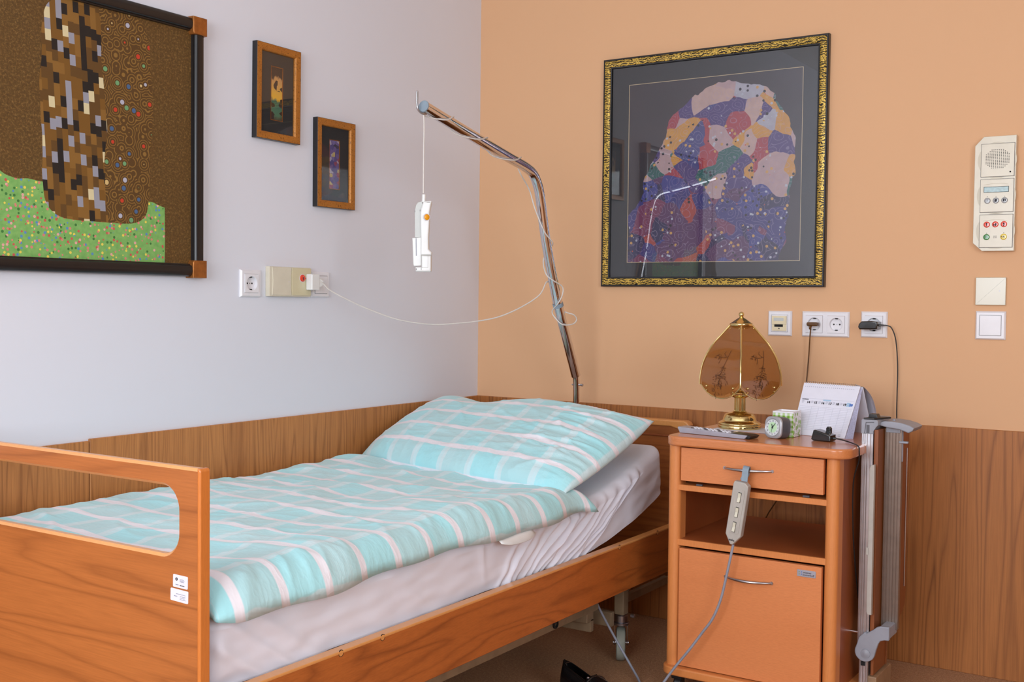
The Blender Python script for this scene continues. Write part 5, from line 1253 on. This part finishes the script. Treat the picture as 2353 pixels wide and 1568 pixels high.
def art_landscape():
    """generic stand-in: brown-gold ground, a plain mosaic block and a flowery green bank"""
    t = NT('poster_print_brown_and_green'); v = t.coord(); sep = t.n('ShaderNodeSeparateXYZ'); t.l(v, sep.inputs[0]); x, y = sep.outputs[0], sep.outputs[1]
    a = t.noise(v, 160, 4, 0.8); b = t.noise(v, 9, 3)
    g = t.ramp(a, [(0.30, rgb(60, 42, 14)), (0.52, rgb(96, 70, 30)), (0.72, rgb(160, 124, 70))])
    g = t.mix(t.math('MULTIPLY', b, 0.5), g, rgb(98, 64, 20))
    # mosaic of upright blocks in staggered columns
    colx = t.math('FLOOR', t.math('DIVIDE', t.math('ADD', x, t.math('MULTIPLY', y, 0.06)), 0.0165))
    wn1 = t.n('ShaderNodeTexWhiteNoise'); wn1.noise_dimensions = '1D'; t.l(colx, wn1.inputs['W'])
    rowy = t.math('FLOOR', t.math('DIVIDE', t.math('ADD', y, t.math('MULTIPLY', wn1.outputs['Value'], 0.05)), 0.027))
    cmb = t.n('ShaderNodeCombineXYZ'); t.l(colx, cmb.inputs[0]); t.l(rowy, cmb.inputs[1])
    wn2 = t.n('ShaderNodeTexWhiteNoise'); wn2.noise_dimensions = '2D'; t.l(cmb.outputs[0], wn2.inputs['Vector']); cs_ = t.n('ShaderNodeSeparateColor'); t.l(wn2.outputs['Color'], cs_.inputs[0])
    mo = t.ramp(cs_.outputs[0], [(0, rgb(26, 22, 20)), (0.16, rgb(120, 82, 28)), (0.42, rgb(96, 66, 26)), (0.60, rgb(150, 150, 162)), (0.70, rgb(136, 96, 40)), (0.90, rgb(216, 202, 160)), (0.95, rgb(30, 24, 20))], 'CONSTANT')
    dsk = t.voro(v, 34, 'Distance'); ring = t.math('FRACT', t.math('MULTIPLY', dsk, 5)); vc = t.n('ShaderNodeSeparateColor'); t.l(t.voro(v, 34, 'Color'), vc.inputs[0])
    core = t.ramp(vc.outputs[1], [(0, rgb(180, 180, 196)), (0.3, rgb(198, 60, 36)), (0.5, rgb(70, 100, 140)), (0.65, rgb(110, 160, 110)), (0.8, rgb(210, 180, 120))], 'CONSTANT')
    rg = t.mix(t.math('GREATER_THAN', ring, 0.7), rgb(88, 60, 24), rgb(140, 104, 48)); rg = t.mix(t.math('LESS_THAN', dsk, 0.22), rg, core)
    warp = t.math('MULTIPLY', t.math('SUBTRACT', t.noise(v, 4, 2), 0.5), 0.05)
    xw = t.math('ADD', x, warp)
    split = t.math('GREATER_THAN', t.math('ADD', xw, t.math('MULTIPLY', y, 0.05)), 0.045)
    body = t.mix(split, mo, rg)
    ex = t.math('DIVIDE', t.math('SUBTRACT', xw, 0.025), 0.165); ey = t.math('DIVIDE', t.math('SUBTRACT', y, 0.05), 0.275)
    r4 = t.math('ADD', t.math('POWER', t.math('ABSOLUTE', ex), 6.0), t.math('POWER', t.math('ABSOLUTE', ey), 6.0)); inb = t.math('LESS_THAN', r4, 1.0)
    # flower bank
    gr = t.mix(t.noise(v, 70, 3), rgb(92, 158, 78), rgb(150, 196, 112)); fl = t.voro(v, 95, 'Distance'); fc = t.n('ShaderNodeSeparateColor'); t.l(t.voro(v, 95, 'Color'), fc.inputs[0])
    fcol = t.ramp(fc.outputs[0], [(0, rgb(216, 130, 120)), (0.25, rgb(232, 210, 90)), (0.4, rgb(90, 140, 190)), (0.55, rgb(200, 90, 80)), (0.7, rgb(60, 120, 56)), (0.85, rgb(228, 168, 160))], 'CONSTANT')
    gr = t.mix(t.math('LESS_THAN', fl, 0.34), gr, fcol)
    edge = t.math('ADD', t.math('ADD', t.math('MULTIPLY', x, -0.12), -0.150), t.math('MULTIPLY', t.math('SUBTRACT', t.noise(v, 7, 2), 0.5), 0.08))
    bank = t.math('MULTIPLY', t.math('LESS_THAN', y, edge), t.math('LESS_THAN', t.math('ADD', x, t.math('MULTIPLY', warp, 0.5)), 0.235))
    col = t.mix(inb, t.mix(bank, g, gr), body)
    t.base(col); t.set(Roughness=0.55); return t.m
bp = thing('framed_poster', 'big black-framed brown and green poster with copper corners, on the white wall', 'picture', (0, -1.7535, 1.5255), LEFT)
mb = MB(); frame_loop(mb, 0.722, 0.716, [(0, 0), (0, 0.020), (0.004, 0.027), (0.014, 0.030), (0.026, 0.029), (0.031, 0.025), (0.032, 0.020), (0.035, 0.020), (0.036, 0.010)])
fr_ = obj('frame', mb, M['black_paint'], bp, smooth_angle=50)
for sx in (-1, 1):
    for sy in (-1, 1):
        mb = MB(); cx_, cy_ = sx*0.361, sy*0.358; w_ = 0.045
        pts = [(cx_+sx*0.004, cy_+sy*0.004), (cx_-sx*w_, cy_+sy*0.004), (cx_-sx*w_, cy_-sy*(w_-0.006)), (cx_-sx*(w_-0.004), cy_-sy*w_), (cx_+sx*0.004, cy_-sy*w_)]
        mb.prism(pts, 0, 0.034, 0.003, 3); obj('corner_cap', mb, M['copper'], fr_)
mb = MB(); flat(mb, -0.328, -0.325, 0.328, 0.325, 0.012); pr = obj('print', mb, art_landscape(), bp)
def art_patch():
    t = NT('print_of_violet_and_blue_patches'); v = t.coord(); sep = t.n('ShaderNodeSeparateXYZ'); t.l(v, sep.inputs[0]); x, y = sep.outputs[0], sep.outputs[1]
    wv = t.n('ShaderNodeVectorMath'); wv.operation = 'ADD'; t.l(v, wv.inputs[0]); sc_ = t.n('ShaderNodeVectorMath'); sc_.operation = 'SCALE'; sc_.inputs['Scale'].default_value = 0.09; t.l(t.noise(v, 7, 2, out=1), sc_.inputs[0]); t.l(sc_.outputs[0], wv.inputs[1]); vw = wv.outputs[0]
    c = t.n('ShaderNodeSeparateColor'); t.l(t.voro(vw, 15, 'Color'), c.inputs[0])
    up_ = t.ramp(c.outputs[0], [(0, rgb(186, 158, 160)), (0.16, rgb(74, 58, 120)), (0.30, rgb(168, 60, 70)), (0.44, rgb(206, 150, 60)), (0.56, rgb(40, 100, 96)), (0.68, rgb(176, 176, 190)), (0.82, rgb(62, 66, 130)), (0.92, rgb(196, 166, 158))], 'CONSTANT')
    lo = t.ramp(c.outputs[1], [(0, rgb(56, 54, 122)), (0.3, rgb(88, 52, 96)), (0.5, rgb(40, 40, 84)), (0.66, rgb(120, 56, 90)), (0.8, rgb(60, 66, 140)), (0.93, rgb(168, 70, 60))], 'CONSTANT')
    ypos = t.math('ADD', y, t.math('MULTIPLY', t.math('SUBTRACT', t.noise(v, 5, 1), 0.5), 0.3)); col = t.mix(t.math('LESS_THAN', ypos, -0.05), up_, lo)
    d = t.voro(vw, 27, 'Distance'); rg = t.math('FRACT', t.math('MULTIPLY', d, 4.0)); col = t.mix(t.math('MULTIPLY', t.math('LESS_THAN', rg, 0.14), 0.35), col, rgb(176, 160, 190))
    d2 = t.voro(v, 62, 'Distance'); c2 = t.n('ShaderNodeSeparateColor'); t.l(t.voro(v, 62, 'Color'), c2.inputs[0])
    dc = t.ramp(c2.outputs[2], [(0, rgb(206, 84, 50)), (0.25, rgb(30, 26, 34)), (0.45, rgb(206, 160, 90)), (0.62, rgb(186, 190, 206)), (0.8, rgb(70, 120, 84))], 'CONSTANT')
    msk = t.math('MULTIPLY', t.math('LESS_THAN', d2, 0.30), t.math('GREATER_THAN', t.noise(v, 9, 1), 0.50)); col = t.mix(msk, col, dc)
    col = t.mix(t.math('MULTIPLY', t.noise(v, 45, 3), 0.35), col, rgb(60, 50, 80))
    # broad dark ground outside an irregular mass
    ex = t.math('DIVIDE', t.math('SUBTRACT', x, t.math('ADD', 0.03, t.math('MULTIPLY', y, 0.22))), t.math('SUBTRACT', 0.26, t.math('MULTIPLY', y, 0.15))); ey = t.math('DIVIDE', t.math('MAXIMUM', t.math('ADD', y, 0.03), 0.0), 0.31)
    rr_ = t.math('ADD', t.math('POWER', t.math('ABSOLUTE', ex), 2.6), t.math('POWER', t.math('ABSOLUTE', ey), 2.6)); rr_ = t.math('ADD', rr_, t.math('MULTIPLY', t.math('SUBTRACT', t.noise(v, 8, 3), 0.5), 1.1))
    dark = t.mix(t.noise(v, 6, 4), rgb(34, 32, 42), rgb(62, 54, 62)); t.base(t.mix(t.math('LESS_THAN', rr_, 0.98), dark, col)); t.set(Roughness=0.55); return t.m
rp_ = thing('framed_picture', 'large gold-framed picture of violet and blue patches on the apricot wall', 'picture', (0.9521, 0, 1.568), BACK)
mb = MB(); frame_loop(mb, 0.8105, 0.806, [(0, 0), (0, 0.018), (0.002, 0.020), (0.006, 0.020), (0.0065, 0.018)]); fo = obj('frame', mb, M['black_paint'], rp_)
mb = MB(); frame_loop(mb, 0.7985, 0.794, [(0, 0.006), (0, 0.019), (0.006, 0.0225), (0.016, 0.0225), (0.0225, 0.018), (0.0235, 0.010)]); obj('gold_moulding', mb, M['gold_carved'], fo, smooth_angle=50)
mb = MB(); frame_loop(mb, 0.753, 0.7485, [(0, 0.010), (0, 0.019), (0.004, 0.018), (0.006, 0.009)]); obj('inner_lip', mb, M['black_paint'], fo)
def mat_ring(parent, w, h, x0, y0, x1, y1, z, m):
    mb = MB(); mb.box((-w/2, -h/2, z-0.002), (w/2, y0, z)); mb.box((-w/2, y1, z-0.002), (w/2, h/2, z)); mb.box((-w/2, y0, z-0.002), (x0, y1, z)); mb.box((x1, y0, z-0.002), (w/2, y1, z)); return obj('mat_board', mb, m, parent)
ax0, ax1, ay0, ay1 = -0.305, 0.320, -0.317, 0.306
mat_ring(rp_, 0.745, 0.742, ax0-0.0015, ay0-0.0015, ax1+0.0015, ay1+0.0015, 0.0095, M['mat_board'])
mb = MB(); mb.T = Matrix.Translation(((ax0+ax1)/2, (ay0+ay1)/2, 0)); frame_loop(mb, ax1-ax0+0.003, ay1-ay0+0.003, [(0, 0.0098), (0.0016, 0.0098), (0.0018, 0.0080)]); obj('fillet_line', mb, M['thin_line'], rp_)
mb = MB(); flat(mb, ax0, ay0, ax1, ay1, 0.0082); obj('print', mb, art_patch(), rp_)
mb = MB(); flat(mb, -0.370, -0.3685, 0.370, 0.3685, 0.0125, 0.0003); obj('glass_pane', mb, M['glass'], rp_)
def art_small(kind):
    t = NT('small_print_%s' % kind); v = t.coord(); sep = t.n('ShaderNodeSeparateXYZ'); t.l(v, sep.inputs[0]); y = sep.outputs[1]; n = t.noise(v, 60, 3); c = t.n('ShaderNodeSeparateColor'); t.l(t.voro(v, 75, 'Color'), c.inputs[0])
    yy = t.math('ADD', t.math('DIVIDE', t.math('ADD', y, 0.08), 0.16), t.math('MULTIPLY', t.math('SUBTRACT', n, 0.5), 0.25))
    if kind == 'gold':
        a = t.ramp(yy, [(0, rgb(80, 60, 40)), (0.12, rgb(86, 130, 100)), (0.36, rgb(70, 116, 96)), (0.42, rgb(244, 190, 50)), (0.78, rgb(214, 160, 100)), (0.84, rgb(50, 34, 30))])
        b = t.mix(t.math('GREATER_THAN', c.outputs[0], 0.62), a, rgb(54, 38, 34))
    else:
        a = t.ramp(c.outputs[0], [(0, rgb(110, 90, 150)), (0.22, rgb(70, 66, 130)), (0.45, rgb(190, 184, 200)), (0.6, rgb(150, 60, 80)), (0.7, rgb(120, 110, 170)), (0.84, rgb(210, 190, 110)), (0.93, rgb(30, 28, 40))], 'CONSTANT')
        b = t.mix(t.math('MULTIPLY', n, 0.4), a, rgb(120, 110, 160))
    t.base(b); t.set(Roughness=0.5); return t.m
def small_frame(label, cy, cz, w, h, ph, pw, pcx, kind, tilt=0.0):
    t = thing('small_framed_picture', label, 'picture', (0, cy, cz), (PI/2, tilt, PI/2))
    mb = MB(); frame_loop(mb, w, h, [(0, 0), (0, 0.019), (0.001, 0.020)]); bo = obj('frame', mb, M['black_paint'], t)
    mb = MB(); frame_loop(mb, w-0.0015, h-0.0015, [(0, 0.0195), (0.003, 0.0215), (0.018, 0.0205), (0.022, 0.017), (0.0225, 0.008)]); obj('gold_moulding', mb, M['gold_old'], bo, smooth_angle=50)
    mat_ring(t, w-0.03, h-0.03, pcx-pw/2, -ph/2, pcx+pw/2, ph/2, 0.0095, plain('black_mat_board', rgb(40, 42, 44), 0.7, var=0))
    mb = MB(); mb.T = Matrix.Translation((pcx, 0, 0)); frame_loop(mb, pw, ph, [(0, 0.0098), (0.002, 0.0098), (0.0022, 0.008)]); obj('fillet_line', mb, M['copper'], t)
    mb = MB(); flat(mb, pcx-pw/2, -ph/2, pcx+pw/2, ph/2, 0.0080); obj('print', mb, art_small(kind), t)
    mb = MB(); flat(mb, -w/2+0.018, -h/2+0.018, w/2-0.018, h/2-0.018, 0.0125, 0.0003); obj('glass_pane', mb, M['glass'], t)
small_frame('small upright picture with a yellow and green strip, beside the large poster', -1.0946, 1.7288, 0.185, 0.285, 0.163, 0.051, 0.0, 'gold', 0.008)
small_frame('smaller, lower upright picture with a violet mosaic strip, nearest to the corner', -0.8359, 1.5432, 0.181, 0.282, 0.159, 0.050, 0.0, 'violet')

# ------------------------------------------------------------------ shoe
sh = thing('shoe', 'black leather shoe on the carpet beneath the bed side', 'shoe', (0.925, -0.868, 0), rot=(0, 0, math.radians(-20)))
def wS(t): return 0.030+0.012*math.sin(PI*min(1, t*0.9)**1.1)-0.014*max(0, t-0.75)/0.25+0.004*gau(t, 0.68, 0.15) - 0.006*gau(t, 0.40, 0.12) - 0.020*max(0, 0.06-t)/0.06-0.016*max(0, t-0.94)/0.06
def hS(t): return 0.080-0.026*min(1, t/0.42) if t < 0.42 else 0.072-0.036*((t-0.42)/0.58)**0.9 if t < 0.97 else 0.030
mb = MB(); Ls = 0.275
rows_ = []
for j in range(45):
    t_ = j/44; w_ = max(0.004, wS(t_)); H_ = hS(t_)+0.020; base_ = 0.020+0.012*max(0, 0.35-t_)
    rw = []
    for i in range(25):
        a = PI*i/24; c_, s_ = math.cos(a), math.sin(a)
        xx = w_*math.copysign(abs(c_)**0.75, c_)
        if t_ < 0.46: zz = base_+(H_-base_)*min(1, s_**0.55*1.0); xx *= (1-0.16*s_)
        else: zz = base_+(H_-base_)*(s_**0.8)
        rw.append(mb.V((Ls*t_-0.02, xx, zz)))
    rows_.append(rw)
for j in range(44):
    for i in range(24):
        if 2 < j < 20 and 8 < i < 15: continue
        mb.F([rows_[j][i], rows_[j][i+1], rows_[j+1][i+1], rows_[j+1][i]])
mb.F(rows_[0]); mb.F(list(reversed(rows_[-1])))
so_ = obj('upper', mb, M['black_gloss'], sh, smooth_angle=60); sm = so_.modifiers.new('t', 'SOLIDIFY'); sm.thickness = 0.0025; sm.offset = -1
mb = MB(); out = [(Ls*(j/30)-0.02, (wS(j/30)+0.003)) for j in range(31)]+[(Ls*(j/30)-0.02, -(wS(j/30)+0.003)) for j in range(30, -1, -1)]
mb.prism(out, 0.010, 0.022, 0.002, 2); mb.prism([p for p in out if p[0] < 0.05], 0.0, 0.012, 0.001, 1); mb.prism([(x, y*0.97) for x, y in out if x > 0.09], 0.0, 0.012, 0.001, 1); obj('sole', mb, M['black'], sh)
mb = MB(); mb.tube([(0.118, -0.040, 0.045), (0.112, -0.030, 0.074), (0.110, 0, 0.084), (0.112, 0.030, 0.074), (0.118, 0.040, 0.045)], 0.0048, 12, 5); st_ = obj('strap', mb, M['black_gloss'], sh)
mb = MB(); mb.sphere((0.110, -0.024, 0.088), 0.0045, 12, (1, 1, 0.6)); obj('rivet', mb, M['steel'], st_)
